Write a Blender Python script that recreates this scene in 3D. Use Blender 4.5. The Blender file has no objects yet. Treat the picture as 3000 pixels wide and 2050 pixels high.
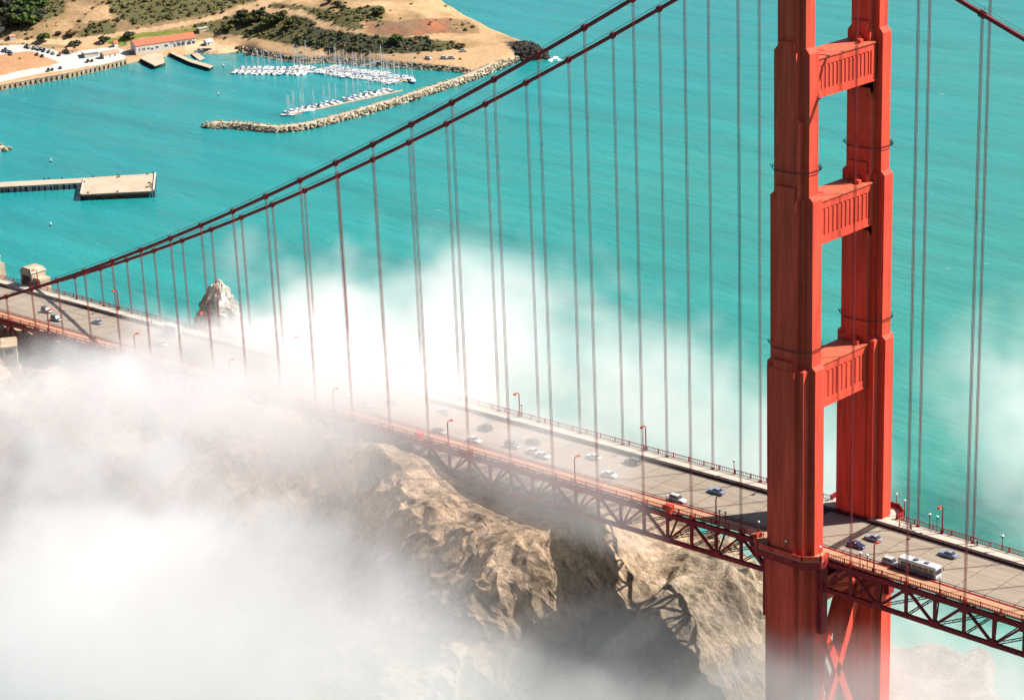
import bpy, bmesh, math, random
import numpy as np
from mathutils import Vector, Matrix, Quaternion

S = bpy.context.scene
COL = S.collection
random.seed(7)
RNG = np.random.default_rng(11)

# ------------------------------------------------------------------ camera
# world: x runs along the bridge (+x toward the main span), y across it (+y = far, bay side), z up, water at z = 0
CAM = np.array([288.40941, -401.73925, 292.63487])
YAW, PIT, ROL, FPX = -0.77256, 0.33500, -0.04123, 6559.884
_F = np.array([math.sin(YAW)*math.cos(PIT), math.cos(YAW)*math.cos(PIT), -math.sin(PIT)])
_R0 = np.cross(_F, [0, 0, 1]); _R0 /= np.linalg.norm(_R0); _U0 = np.cross(_R0, _F)
_R = math.cos(ROL)*_R0 + math.sin(ROL)*_U0
_U = -math.sin(ROL)*_R0 + math.cos(ROL)*_U0
cd = bpy.data.cameras.new("camera"); co = bpy.data.objects.new("camera", cd); COL.objects.link(co)
m = Matrix.Identity(4)
for i in range(3):
    m[i][0], m[i][1], m[i][2], m[i][3] = _R[i], _U[i], -_F[i], CAM[i]
co.matrix_world = m
cd.sensor_width = 36.0; cd.sensor_fit = 'HORIZONTAL'
cd.lens = FPX/3000*36.0
cd.clip_start = 1.0; cd.clip_end = 20000.0
S.camera = co

# ------------------------------------------------------------------ sky, sun, exposure
SUN_AZ, SUN_EL = math.radians(52.0), math.radians(44.0)     # azimuth measured from +x toward +y
sun_dir = Vector((math.cos(SUN_AZ)*math.cos(SUN_EL), math.sin(SUN_AZ)*math.cos(SUN_EL), math.sin(SUN_EL)))
w = bpy.data.worlds.new("World"); S.world = w; w.use_nodes = True
nt = w.node_tree; nt.nodes.clear()
sky = nt.nodes.new("ShaderNodeTexSky"); sky.sky_type = 'NISHITA'; sky.sun_disc = False
sky.sun_elevation = SUN_EL; sky.sun_rotation = math.radians(90.0) - SUN_AZ
sky.dust_density = 1.5; sky.ozone_density = 1.0
bg = nt.nodes.new("ShaderNodeBackground"); bg.inputs[1].default_value = 0.05
wo = nt.nodes.new("ShaderNodeOutputWorld")
nt.links.new(sky.outputs[0], bg.inputs[0]); nt.links.new(bg.outputs[0], wo.inputs[0])
sl = bpy.data.lights.new("sun", 'SUN'); sl.energy = 5.0; sl.angle = math.radians(0.5); sl.color = (1.0, 0.95, 0.88)
so = bpy.data.objects.new("sun", sl); COL.objects.link(so)
so.rotation_mode = 'QUATERNION'; so.rotation_quaternion = sun_dir.to_track_quat('Z', 'Y')
S.view_settings.view_transform = 'Standard'; S.view_settings.look = 'None'
S.view_settings.exposure = 1.2; S.view_settings.gamma = 1.0
S.render.engine = 'CYCLES'
S.cycles.use_denoising = True
S.cycles.volume_bounces = 9
S.cycles.max_bounces = 12; S.cycles.diffuse_bounces = 1; S.cycles.glossy_bounces = 2
S.cycles.transparent_max_bounces = 12
S.cycles.sample_clamp_indirect = 6.0
S.cycles.volume_step_rate = 1.0
S.cycles.volume_max_steps = 256

# ------------------------------------------------------------------ helpers
def un(px, py, axis, val):
    """the point of the plane (coordinate AXIS = VAL) seen at this point of the 3000 x 2050 photograph"""
    d = _F*FPX + _R*(px-1500.0) - _U*(py-1025.0)
    return CAM + (val-CAM[axis])/d[axis]*d

def pj(p):
    d = np.asarray(p, float)-CAM
    z = d@_F
    return 1500.0+FPX*(d@_R)/z, 1025.0-FPX*(d@_U)/z

def T(o, label=None, cat=None, group=None, kind=None):
    if label: o["label"] = label
    if cat: o["category"] = cat
    if group: o["group"] = group
    if kind: o["kind"] = kind
    return o

def empty(name, loc=(0, 0, 0), rz=0.0):
    o = bpy.data.objects.new(name, None); COL.objects.link(o)
    o.location = loc; o.rotation_euler = (0, 0, rz); o.empty_display_size = 0.5
    return o

def copy_tree(o, parent=None):
    c = o.copy(); COL.objects.link(c); c.parent = parent
    for ch in list(o.children):
        copy_tree(ch, c)
    return c

class MB:
    """collects boxes, bars and prisms and links them as one mesh object"""
    def __init__(self):
        self.v = []; self.f = []; self.mi = []; self.cur = 0
    def add(self, vs, fs):
        b = len(self.v); self.v += [tuple(map(float, q)) for q in vs]
        self.f += [tuple(b+i for i in f) for f in fs]; self.mi += [self.cur]*len(fs)
        return self
    def box(self, x0, x1, y0, y1, z0, z1):
        return self.add([(x0,y0,z0),(x1,y0,z0),(x1,y1,z0),(x0,y1,z0),(x0,y0,z1),(x1,y0,z1),(x1,y1,z1),(x0,y1,z1)],
                        [(0,3,2,1),(4,5,6,7),(0,1,5,4),(1,2,6,5),(2,3,7,6),(3,0,4,7)])
    def bar(self, p, q, wd, ht, up=(0, 0, 1)):
        p = Vector(p); q = Vector(q); d = (q-p).normalized(); u = Vector(up)
        s = d.cross(u)
        if s.length < 1e-4: s = d.cross(Vector((0, 1, 0)))
        s.normalize(); t = s.cross(d).normalized()
        s = s*wd/2; t = t*ht/2
        return self.add([p-s-t, p+s-t, p+s+t, p-s+t, q-s-t, q+s-t, q+s+t, q-s+t],
                        [(0,3,2,1),(4,5,6,7),(0,1,5,4),(1,2,6,5),(2,3,7,6),(3,0,4,7)])
    def tube(self, pts, r, n=8, cap=True):
        pts = [Vector(p) for p in pts]
        rs = r if isinstance(r, (list, tuple)) else [r]*len(pts)
        rings = []
        for i, p in enumerate(pts):
            d = (pts[min(i+1, len(pts)-1)]-pts[max(i-1, 0)]).normalized()
            a = d.cross(Vector((0, 1, 0))) if abs(d.y) < 0.9 else d.cross(Vector((1, 0, 0)))
            a.normalize(); b = d.cross(a)
            rings.append([p+(a*math.cos(2*math.pi*k/n)+b*math.sin(2*math.pi*k/n))*rs[i] for k in range(n)])
        vs = [v for rg in rings for v in rg]; fs = []
        for i in range(len(pts)-1):
            for k in range(n):
                k2 = (k+1) % n
                fs.append((i*n+k, i*n+k2, (i+1)*n+k2, (i+1)*n+k))
        if cap:
            fs.append(tuple(range(n-1, -1, -1))); fs.append(tuple((len(pts)-1)*n+k for k in range(n)))
        return self.add(vs, fs)
    def prism(self, poly, z0, z1, poly2=None):
        n = len(poly); p2 = poly2 or poly
        vs = [(x, y, z0) for x, y in poly]+[(x, y, z1) for x, y in p2]
        fs = [(i, (i+1) % n, n+(i+1) % n, n+i) for i in range(n)]
        fs += [tuple(range(n-1, -1, -1)), tuple(range(n, 2*n))]
        return self.add(vs, fs)
    def ball(self, c, r, n=8, sz=1.0):
        vs = [(c[0], c[1], c[2]-r*sz)]; m_ = n//2
        for i in range(1, m_):
            a = -math.pi/2+math.pi*i/m_
            for k in range(n):
                t = 2*math.pi*k/n
                vs.append((c[0]+r*math.cos(a)*math.cos(t), c[1]+r*math.cos(a)*math.sin(t), c[2]+r*sz*math.sin(a)))
        vs.append((c[0], c[1], c[2]+r*sz)); fs = []
        for k in range(n): fs.append((0, 1+(k+1) % n, 1+k))
        for i in range(m_-2):
            for k in range(n):
                a = 1+i*n+k; b = 1+i*n+(k+1) % n
                fs.append((a, b, b+n, a+n))
        l = len(vs)-1; o = 1+(m_-2)*n
        for k in range(n): fs.append((o+k, o+(k+1) % n, l))
        return self.add(vs, fs)
    def build(self, name, mats, parent=None, smooth=False, loc=None):
        me = bpy.data.meshes.new(name); me.from_pydata(self.v, [], self.f)
        for mm in (mats if isinstance(mats, (list, tuple)) else [mats]): me.materials.append(mm)
        if any(self.mi): me.polygons.foreach_set("material_index", self.mi)
        if smooth: me.polygons.foreach_set("use_smooth", [True]*len(self.f))
        me.update()
        o = bpy.data.objects.new(name, me); COL.objects.link(o)
        if parent is not None: o.parent = parent
        if loc is not None: o.location = loc
        return o

def relocal(mb, org):
    mb.v = [(a-org[0], b-org[1], c-org[2]) for a, b, c in mb.v]
    return mb

# ------------------------------------------------------------------ materials
def mat(name, col, rough=0.6, var=0.0, vscale=1.0, bump=0.0, bscale=4.0, metal=0.0, col2=None, spec=0.5, stretch=None, detail=6.0, bdist=0.3):
    mt = bpy.data.materials.new(name); mt.use_nodes = True
    n = mt.node_tree; b = n.nodes["Principled BSDF"]
    b.inputs["Roughness"].default_value = rough; b.inputs["Metallic"].default_value = metal
    b.inputs["Specular IOR Level"].default_value = spec
    b.inputs["Base Color"].default_value = (*col, 1)
    geo = n.nodes.new("ShaderNodeNewGeometry")
    vec = geo.outputs["Position"]
    if stretch:
        mp = n.nodes.new("ShaderNodeMapping"); mp.inputs["Scale"].default_value = stretch
        n.links.new(vec, mp.inputs[0]); vec = mp.outputs[0]
    if var > 0 or col2:
        tx = n.nodes.new("ShaderNodeTexNoise"); tx.inputs["Scale"].default_value = vscale; tx.inputs["Detail"].default_value = detail
        tx.inputs["Roughness"].default_value = 0.62
        n.links.new(vec, tx.inputs["Vector"])
        rp = n.nodes.new("ShaderNodeValToRGB")
        c2 = col2 or tuple(max(0, c*(1-var)) for c in col)
        c1 = col if col2 else tuple(min(1, c*(1+var)) for c in col)
        rp.color_ramp.elements[0].position = 0.36; rp.color_ramp.elements[0].color = (*c2, 1)
        rp.color_ramp.elements[1].position = 0.64; rp.color_ramp.elements[1].color = (*c1, 1)
        n.links.new(tx.outputs[0], rp.inputs[0]); n.links.new(rp.outputs[0], b.inputs["Base Color"])
    if bump > 0:
        t2 = n.nodes.new("ShaderNodeTexNoise"); t2.inputs["Scale"].default_value = bscale; t2.inputs["Detail"].default_value = 8
        n.links.new(vec, t2.inputs["Vector"])
        bp = n.nodes.new("ShaderNodeBump"); bp.inputs["Strength"].default_value = bump; bp.inputs["Distance"].default_value = bdist
        n.links.new(t2.outputs[0], bp.inputs["Height"]); n.links.new(bp.outputs[0], b.inputs["Normal"])
    return mt

M = {}
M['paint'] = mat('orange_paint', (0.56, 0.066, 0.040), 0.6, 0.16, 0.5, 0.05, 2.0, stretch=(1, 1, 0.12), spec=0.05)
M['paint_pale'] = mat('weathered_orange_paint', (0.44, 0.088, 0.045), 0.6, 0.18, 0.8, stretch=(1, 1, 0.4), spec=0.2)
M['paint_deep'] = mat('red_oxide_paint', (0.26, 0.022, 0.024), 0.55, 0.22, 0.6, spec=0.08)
M['cable'] = mat('cable_paint', (0.16, 0.016, 0.020), 0.6, 0.2, 0.7, spec=0.2)
M['rope'] = mat('rope_paint', (0.20, 0.032, 0.034), 0.8, 0.15, 0.3, spec=0.05)
M['steel_dark'] = mat('dark_steel', (0.035, 0.016, 0.016), 0.6, 0.3, 0.8, spec=0.2)
M['asphalt'] = mat('roadway_concrete', (0.222, 0.180, 0.138), 0.9, 0.15, 0.7, 0.1, 8, stretch=(0.05, 1.5, 1), spec=0.2)
M['concrete'] = mat('sidewalk_concrete', (0.38, 0.33, 0.27), 0.9, 0.07, 0.5, 0.1, 6, spec=0.2)
M['conc_dark'] = mat('old_concrete', (0.33, 0.28, 0.20), 0.9, 0.2, 0.25, 0.3, 1.5, spec=0.2)
M['side_near'] = mat('painted_walkway', (0.33, 0.185, 0.105), 0.75, 0.14, 0.8, spec=0.2)
M['joint'] = mat('steel_grating', (0.045, 0.03, 0.025), 0.6, 0.5, 1.6, stretch=(1, 0.2, 1), spec=0.2)
M['globe'] = mat('white_globe', (0.6, 0.62, 0.6), 0.3)
M['white'] = mat('white_paint', (0.50, 0.50, 0.50), 0.35, 0.04, 1.0)
M['glass'] = mat('dark_glass', (0.012, 0.016, 0.02), 0.08, spec=0.8)
M['black'] = mat('black_rubber', (0.01, 0.01, 0.01), 0.8)
M['lens'] = mat('lamp_lens', (0.5, 0.4, 0.25), 0.2)
M['line'] = mat('lane_paint', (0.42, 0.38, 0.27), 0.8, 0.1, 2.0)

def plate_seams(mt, step=3.4):
    """faint darker weld seams round the plates and vertical weather streaks, as on painted tower steel"""
    n = mt.node_tree; L = n.links; b = n.nodes["Principled BSDF"]; src = b.inputs["Base Color"].links[0].from_socket
    geo = n.nodes.new("ShaderNodeNewGeometry"); sep = n.nodes.new("ShaderNodeSeparateXYZ"); L.new(geo.outputs["Position"], sep.inputs[0])
    dv = n.nodes.new("ShaderNodeMath"); dv.operation = 'DIVIDE'; dv.inputs[1].default_value = step; L.new(sep.outputs[2], dv.inputs[0])
    fr = n.nodes.new("ShaderNodeMath"); fr.operation = 'FRACT'; L.new(dv.outputs[0], fr.inputs[0])
    lt = n.nodes.new("ShaderNodeMath"); lt.operation = 'LESS_THAN'; lt.inputs[1].default_value = 0.05; L.new(fr.outputs[0], lt.inputs[0])
    mp = n.nodes.new("ShaderNodeMapping"); mp.inputs["Scale"].default_value = (1.6, 1.6, 0.05); L.new(geo.outputs["Position"], mp.inputs[0])
    tx = n.nodes.new("ShaderNodeTexNoise"); tx.inputs["Scale"].default_value = 1.0; tx.inputs["Detail"].default_value = 5; L.new(mp.outputs[0], tx.inputs["Vector"])
    mr = n.nodes.new("ShaderNodeMapRange"); mr.inputs[1].default_value = 0.35; mr.inputs[2].default_value = 0.65; mr.inputs[3].default_value = 0.86; mr.inputs[4].default_value = 1.08; L.new(tx.outputs[0], mr.inputs[0])
    sc = n.nodes.new("ShaderNodeMath"); sc.operation = 'MULTIPLY_ADD'; sc.inputs[1].default_value = -0.13; L.new(lt.outputs[0], sc.inputs[0]); L.new(mr.outputs[0], sc.inputs[2])
    vm = n.nodes.new("ShaderNodeVectorMath"); vm.operation = 'SCALE'; L.new(src, vm.inputs[0]); L.new(sc.outputs[0], vm.inputs["Scale"]); L.new(vm.outputs[0], b.inputs["Base Color"])
plate_seams(M['paint'])
# ================================================================== THE BRIDGE
HP = 15.24; OL, OR = 0.681, 0.595           # suspender spacing and first offsets either side of the tower
CY = 13.7                                   # cable plane half spacing
def zd(x): return 74.0+0.02278*x-1.2419e-5*x*x if x < 0 else 74.0-0.0005*x
def cable_z(x):
    if x < 0:
        k = (-x-OL)/HP; return 224.36-8.851*k+0.0797*k*k
    return 224.36-0.4469*x+0.000349*x*x
XL, XR = -460.0, 118.0

def tagged_range(a, b, st):
    x = a
    while x < b-1e-6:
        yield x, min(b, x+st); x += st

# ---- roadway and walks (structure)
def strip(name, y0, y1, dz0, dz1, m_, kind='structure', x0=XL, x1=XR, parent=None, st=20.0):
    mb = MB()
    for a, b in tagged_range(x0, x1, st):
        if a < 0 < b: segs = ((a, 0), (0, b))
        else: segs = ((a, b),)
        for s0, s1 in segs:
            za, zb = zd(s0), zd(s1)
            mb.add([(s0,y0,za+dz0),(s1,y0,zb+dz0),(s1,y1,zb+dz0),(s0,y1,za+dz0),(s0,y0,za+dz1),(s1,y0,zb+dz1),(s1,y1,zb+dz1),(s0,y1,za+dz1)],
                   [(0,3,2,1),(4,5,6,7),(0,1,5,4),(2,3,7,6)])
    o = mb.build(name, m_, parent)
    if parent is None and kind: o["kind"] = kind
    return o
strip('road', -9.3, 8.9, -0.35, 0.0, M['asphalt'])
strip('pavement', 10.0, 14.1, -0.3, 0.28, M['concrete'])
strip('pavement', -13.55, -10.0, -0.3, 0.28, M['side_near'])
mb = MB()
for yl in (-6.2, -3.1, 0.0, 3.1, 6.2):      # short worn lane marks
    x = XL+3
    while x < XR:
        if abs(x) > 4: mb.box(x, x+1.2, yl-0.06, yl+0.06, zd(x)+0.004, zd(x)+0.012)
        x += 7.3
o = mb.build('road_marking', M['line']); o["kind"] = 'structure'
mb = MB()                                    # cross joints of the slab
x = -455.0
while x < XR:
    if abs(x) > 9: mb.box(x-0.07, x+0.07, -9.3, 8.9, zd(x)+0.002, zd(x)+0.009)
    x += HP/2
o = mb.build('road_joint', M['joint']); o["kind"] = 'structure'
mb = MB(); mb.box(5.9, 8.1, -9.25, 8.85, 74.004, 74.03); mb.box(-8.1, -6.3, -9.25, 8.85, 73.965, 73.99)
o = mb.build('road_expansion_joint', M['joint']); o["kind"] = 'structure'

# ---- curb barriers
for (y0, y1, lab) in ((8.9, 10.0, 'long dark red steel barrier between the roadway and the white far walk'),
                      (-10.0, -9.3, 'long dark red steel barrier between the roadway and the orange near walk')):
    e = empty('curb_barrier', (0, (y0+y1)/2, 74)); T(e, lab, 'barrier', 'steel barriers beside the roadway')
    yc = (y0+y1)/2
    mb = MB()
    h = 0.62 if y0 > 0 else 0.35
    for a, b in tagged_range(XL, XR, 20):
        mb.add([(a,y0-yc,zd(a)-74.3),(b,y0-yc,zd(b)-74.3),(b,y1-yc,zd(b)-74.3),(a,y1-yc,zd(a)-74.3),(a,y0-yc,zd(a)-74+h),(b,y0-yc,zd(b)-74+h),(b,y1-yc,zd(b)-74+h),(a,y1-yc,zd(a)-74+h)],
               [(0,3,2,1),(4,5,6,7),(0,1,5,4),(2,3,7,6)])
    mb.build('curb_wall', M['steel_dark'] if y0 > 0 else M['paint_deep'], e)
    mb = MB()
    yr = (y0-yc+0.15) if y0 > 0 else (y1-yc-0.12)
    for a, b in tagged_range(XL, XR, 20): mb.bar((a, yr, zd(a)-74+h+0.42), (b, yr, zd(b)-74+h+0.42), 0.13, 0.13)
    mb.build('top_rail', M['steel_dark'], e)
    mb = MB(); x = XL+2
    while x < XR:
        mb.box(x-0.06, x+0.06, yr-0.05, yr+0.05, zd(x)-74+h-0.05, zd(x)-74+h+0.45); x += HP/4
    mb.build('rail_posts', M['steel_dark'], e)["kind"] = 'stuff'

# ---- railings: posts, top rail, close bars
PLAT_IN, PLAT_OUT = 9.3, 19.6               # the walk bends round each tower leg on a platform
def railing(side, x0, x1, lab):
    y = side*14.25
    e = empty('bridge_railing', (x0, y, zd(x0))); T(e, lab, 'railing', 'railings along the bridge walks')
    L = x1-x0; dz = zd(x1)-zd(x0)
    zr = lambda u: zd(x0+u)-zd(x0)
    mb = MB(); m2 = MB()
    for a, b in tagged_range(0, L, 20):
        mb.bar((a, 0, 1.42+zr(a)), (b, 0, 1.42+zr(b)), 0.16, 0.14); m2.bar((a, 0, 0.42+zr(a)), (b, 0, 0.42+zr(b)), 0.10, 0.12)
    mb.build('top_rail', M['paint_deep'], e); m2.build('bottom_rail', M['paint_deep'], e)
    bars = MB(); n = int(L/0.62)
    for i in range(n):
        x = (i+0.5)*L/n; z = zr(x)
        bars.box(x-0.055, x+0.055, -0.02, 0.02, 0.42+z, 1.40+z)
    bars.build('bars', M['paint_deep'], e)["kind"] = 'stuff'
    npost = max(1, round(L/(HP/3)))
    pm = None
    for i in range(npost+1):
        x = i*L/npost
        if pm is None:
            q = MB(); q.box(-0.11, 0.11, -0.13, 0.13, 0.0, 1.6); pm = q.build('post', M['paint_deep'], e)
            pm.location = (x, 0, zr(x))
        else:
            c = pm.copy(); COL.objects.link(c); c.location = (x, 0, zr(x))
railing(1, XL, -PLAT_IN, 'dark red railing of the far white walk on the left of the tower')
railing(1, PLAT_IN, XR, 'dark red railing of the far white walk on the right of the tower')
railing(-1, XL, -PLAT_IN, 'dark red railing of the near orange walk on the left of the tower')
railing(-1, PLAT_IN, XR, 'dark red railing of the near orange walk on the right of the tower')

# ---- stiffening trusses
NODL = [-(7.62*j+OL) for j in range(1, 45)]
NODR = [7.62*j+OR for j in range(1, 16)]
def truss(side, nodes, lab):
    y = side*CY
    e = empty('stiffening_truss', (nodes[0], y, zd(nodes[0])-8)); T(e, lab, 'truss', 'steel trusses under the roadway')
    ox, oy, oz = nodes[0], y, zd(nodes[0])-8
    zt = lambda x: zd(x)-1.25; zb = lambda x: zd(x)-8.0
    P = lambda x, z: (x-ox, 0, z-oz)
    mbt, mbb = MB(), MB()
    end = nodes[-1]
    for q0 in range(0, len(nodes)-1, 2):
        qa, qb = nodes[q0], nodes[min(q0+2, len(nodes)-1)]
        mbt.bar(P(qa, zt(qa)), P(qb, zt(qb)), 0.9, 1.15); mbb.bar(P(qa, zb(qa)), P(qb, zb(qb)), 0.9, 0.95)
    for x in nodes:                          # gusset plates stand proud of the chords
        mbt.box(x-ox-1.25, x-ox+1.25, -0.48, 0.48, zt(x)-oz-1.25, zt(x)-oz+0.62) if nodes.index(x) % 2 else None
        mbb.box(x-ox-1.15, x-ox+1.15, -0.48, 0.48, zb(x)-oz-0.52, zb(x)-oz+1.1) if nodes.index(x) % 2 == 0 else None
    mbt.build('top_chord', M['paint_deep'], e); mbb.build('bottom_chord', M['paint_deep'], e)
    for i, x in enumerate(nodes):
        q = MB(); q.box(-0.33, 0.33, -0.30, 0.30, 0, zt(x)-zb(x)-0.9); q.build('vertical_post', M['paint_deep'], e, loc=P(x, zb(x)+0.45))
        if i:
            x0 = nodes[i-1]; hi0 = (i-1) % 2 == 1   # odd index (suspender node) is up
            a = P(x0, zt(x0) if hi0 else zb(x0)); b = P(x, zb(x) if hi0 else zt(x))
            q = MB(); a = Vector(a); b = Vector(b); d = b-a
            off = Vector((0, 0.24, 0))
            u = d.normalized()*0.9
            for sg in (-1, 1): q.bar(u+off*sg, d-u+off*sg, 0.14, 0.5)
            nl = 9                            # lacing between the two webs
            for k in range(nl):
                t0, t1 = 0.14+0.72*k/nl, 0.14+0.72*(k+1)/nl
                q.bar(d*t0+off*(1 if k % 2 else -1), d*t1+off*(-1 if k % 2 else 1), 0.1, 0.06)
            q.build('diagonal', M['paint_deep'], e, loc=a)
truss(-1, NODL, 'near red truss of triangles under the roadway, left of the tower')
truss(-1, NODR, 'near red truss of triangles under the roadway, right of the tower')
truss(1, NODL, 'far red truss under the roadway, left of the tower')
truss(1, NODR, 'far red truss under the roadway, right of the tower')

# ---- floor beams and bottom bracing between the trusses
def framing(nodes, lab):
    e = empty('floor_framing', (nodes[0], 0, zd(nodes[0])-8)); T(e, lab, 'deck framing', 'deck framing between the trusses')
    ox, oz = nodes[0], zd(nodes[0])-8
    for i, x in enumerate(nodes):
        zt = zd(x)-0.75-oz; zl = zd(x)-2.7-oz
        q = MB(); q.box(-0.2, 0.2, -13.2, 13.2, zt-0.18, zt+0.18); q.box(-0.2, 0.2, -13.2, 13.2, zl-0.14, zl+0.14)
        n = 12
        for k in range(n):
            ya, yb = -13+26*k/n, -13+26*(k+1)/n
            q.bar((0, ya, zl if k % 2 else zt), (0, yb, zt if k % 2 else zl), 0.16, 0.14)
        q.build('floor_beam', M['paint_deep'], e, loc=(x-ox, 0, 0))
    for i in range(0, len(nodes)-2, 2):
        x0, x1, x2 = nodes[i]-ox, nodes[i+1]-ox, nodes[i+2]-ox
        zb = zd(nodes[i])-8.0-oz
        q = MB()
        for (pa, pb) in (((x0, -13.2, zb), (x1, 0, zb)), ((x0, 13.2, zb), (x1, 0, zb)), ((x1, 0, zb), (x2, -13.2, zb)), ((x1, 0, zb), (x2, 13.2, zb)), ((x0, -13.2, zb), (x0, 13.2, zb)), ((x1, -13.2, zb), (x1, 13.2, zb))):
            pa, pb = Vector(pa), Vector(pb); d = pb-pa
            for s in (-0.3, 0.3):
                q.bar(pa+Vector((0, 0, s)), pb+Vector((0, 0, s)), 0.3, 0.1)
            n = max(4, int(d.length/0.95))
            for k in range(n):
                q.bar(pa+d*(k/n)+Vector((0, 0, 0.3 if k % 2 else -0.3)), pa+d*((k+1)/n)+Vector((0, 0, -0.3 if k % 2 else 0.3)), 0.1, 0.08)
        q.build('lateral_bracing', M['paint_deep'], e)
    q = MB()
    for yy in (-7.5, -4.5, -1.5, 1.5, 4.5, 7.5):
        for x0, x1 in tagged_range(min(nodes), max(nodes), 15):
            q.bar((x0-ox, yy, zd(x0)-0.56-oz), (x1-ox, yy, zd(x1)-0.56-oz), 0.3, 0.38)
    q.build('stringers', M['paint_deep'], e)["kind"] = 'stuff'
framing(NODL, 'dark red floor beams and lacing between the trusses left of the tower')
framing(NODR, 'dark red floor beams and lacing between the trusses right of the tower')

# ---- tower
def cross_poly(rects):
    """outline of nested rectangles [(a, b)...] a decreasing, b increasing: a stepped cross"""
    q = []
    for i, (a, b) in enumerate(rects):       # quadrant +x +y, from the long arm to the broad middle
        q.append((a, b))
        if i+1 < len(rects): q.append((rects[i+1][0], b))
    q1 = q
    q2 = [(-x, y) for x, y in reversed(q1)]
    q3 = [(-x, -y) for x, y in q1]
    q4 = [(x, -y) for x, y in reversed(q1)]
    return q1+q2+q3+q4
LEV = [  # z0, z1, nested rectangles (half length along the bridge, half width across)
    (8.0, 72.8, [(7.2, 2.0), (5.5, 4.2), (3.7, 5.5)]),
    (72.8, 119.6, [(6.82, 1.66), (5.15, 3.9), (3.3, 5.1)]),
    (120.4, 159.0, [(5.85, 1.68), (4.1, 2.4), (2.9, 4.15)]),
    (159.9, 176.5, [(4.8, 1.66), (3.3, 3.6)]),
    (177.4, 191.7, [(4.8, 1.66), (2.6, 3.6)]),
    (192.8, 224.5, [(3.8, 1.62), (2.3, 2.9)]),
]
def leg_poly(rc, side):
    y = side*CY
    return [(a, y+(b if b*side > 0 else max(-4.25, min(4.25, b)))) for a, b in cross_poly(rc)]
def leg(parent, side):
    y = side*CY
    mb = MB()
    for i, (z0, z1, rc) in enumerate(LEV):
        pl = leg_poly(rc, side)
        mb.prism(pl, z0, z1)
        if 1 <= i < len(LEV)-1:              # sloping shoulder up to the narrower shaft
            nx = list(LEV[i+1][2])
            while len(nx) < len(rc): nx.insert(1, (0.5*(nx[0][0]+nx[1][0]), nx[0][1]+0.01))
            mb.prism(pl, z1, LEV[i+1][0]+0.05, leg_poly(nx, side))
    o = mb.build('leg', M['paint'], parent)
    # outer panels that run on past the shoulders
    for s in (-1, 1):
        for (zA, zB, hx, yy) in ((158.2, 162.8, 2.5, 4.15), (190.4, 195.0, 2.1, 3.6), (117.6, 122.4, 2.7, 4.9)):
            if s != side: yy = min(yy, 4.2)
            mb = MB()
            mb.add([(-hx,y+s*1,zA),(hx,y+s*1,zA),(hx,y+s*(yy+0.02),zA),(-hx,y+s*(yy+0.02),zA),(-hx,y+s*1,zB),(hx,y+s*1,zB),(hx,y+s*(yy+0.02),zB-0.7),(-hx,y+s*(yy+0.02),zB-0.7)],
                   [(0,3,2,1),(4,5,6,7),(0,1,5,4),(1,2,6,5),(2,3,7,6),(3,0,4,7)] if s > 0 else [(0,1,2,3),(7,6,5,4),(4,5,1,0),(5,6,2,1),(6,7,3,2),(7,4,0,3)])
            mb.build('panel', M['paint'], o)
    # work platforms: thin spiky collars
    for zc, a, b in ((124.3, 6.2, 4.3), (165.5, 5.3, 3.8)):
        mb = MB()
        pts = [(-a, -1.95), (-3.0, -b-0.25), (3.0, -b-0.25), (a, -1.95), (a+0.1, 1.95), (3.0, b+0.25), (-3.0, b+0.25), (-a, 1.95)]
        for i in range(len(pts)):
            p, q = pts[i], pts[(i+1) % len(pts)]
            mb.bar((p[0], p[1]+y, zc), (q[0], q[1]+y, zc), 0.1, 0.12)
            n = 7
            for k in range(n):
                t = (k+0.5)/n; xx, yy = p[0]+(q[0]-p[0])*t, p[1]+(q[1]-p[1])*t
                rr = math.hypot(xx, yy)
                ux, uy = xx/rr, yy/rr
                mb.bar((xx*0.97, yy*0.97+y, zc-0.25), (xx+ux*0.35, yy+uy*0.35+y, zc+0.55), 0.09, 0.09)
        mb.build('collar', M['steel_dark'], o)
    return o
tower = empty('bridge_tower', (0, 0, 0)); T(tower, 'tall orange steel suspension tower with two stepped legs and panelled cross struts', 'bridge tower')
leg(tower, -1); leg(tower, 1)
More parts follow.
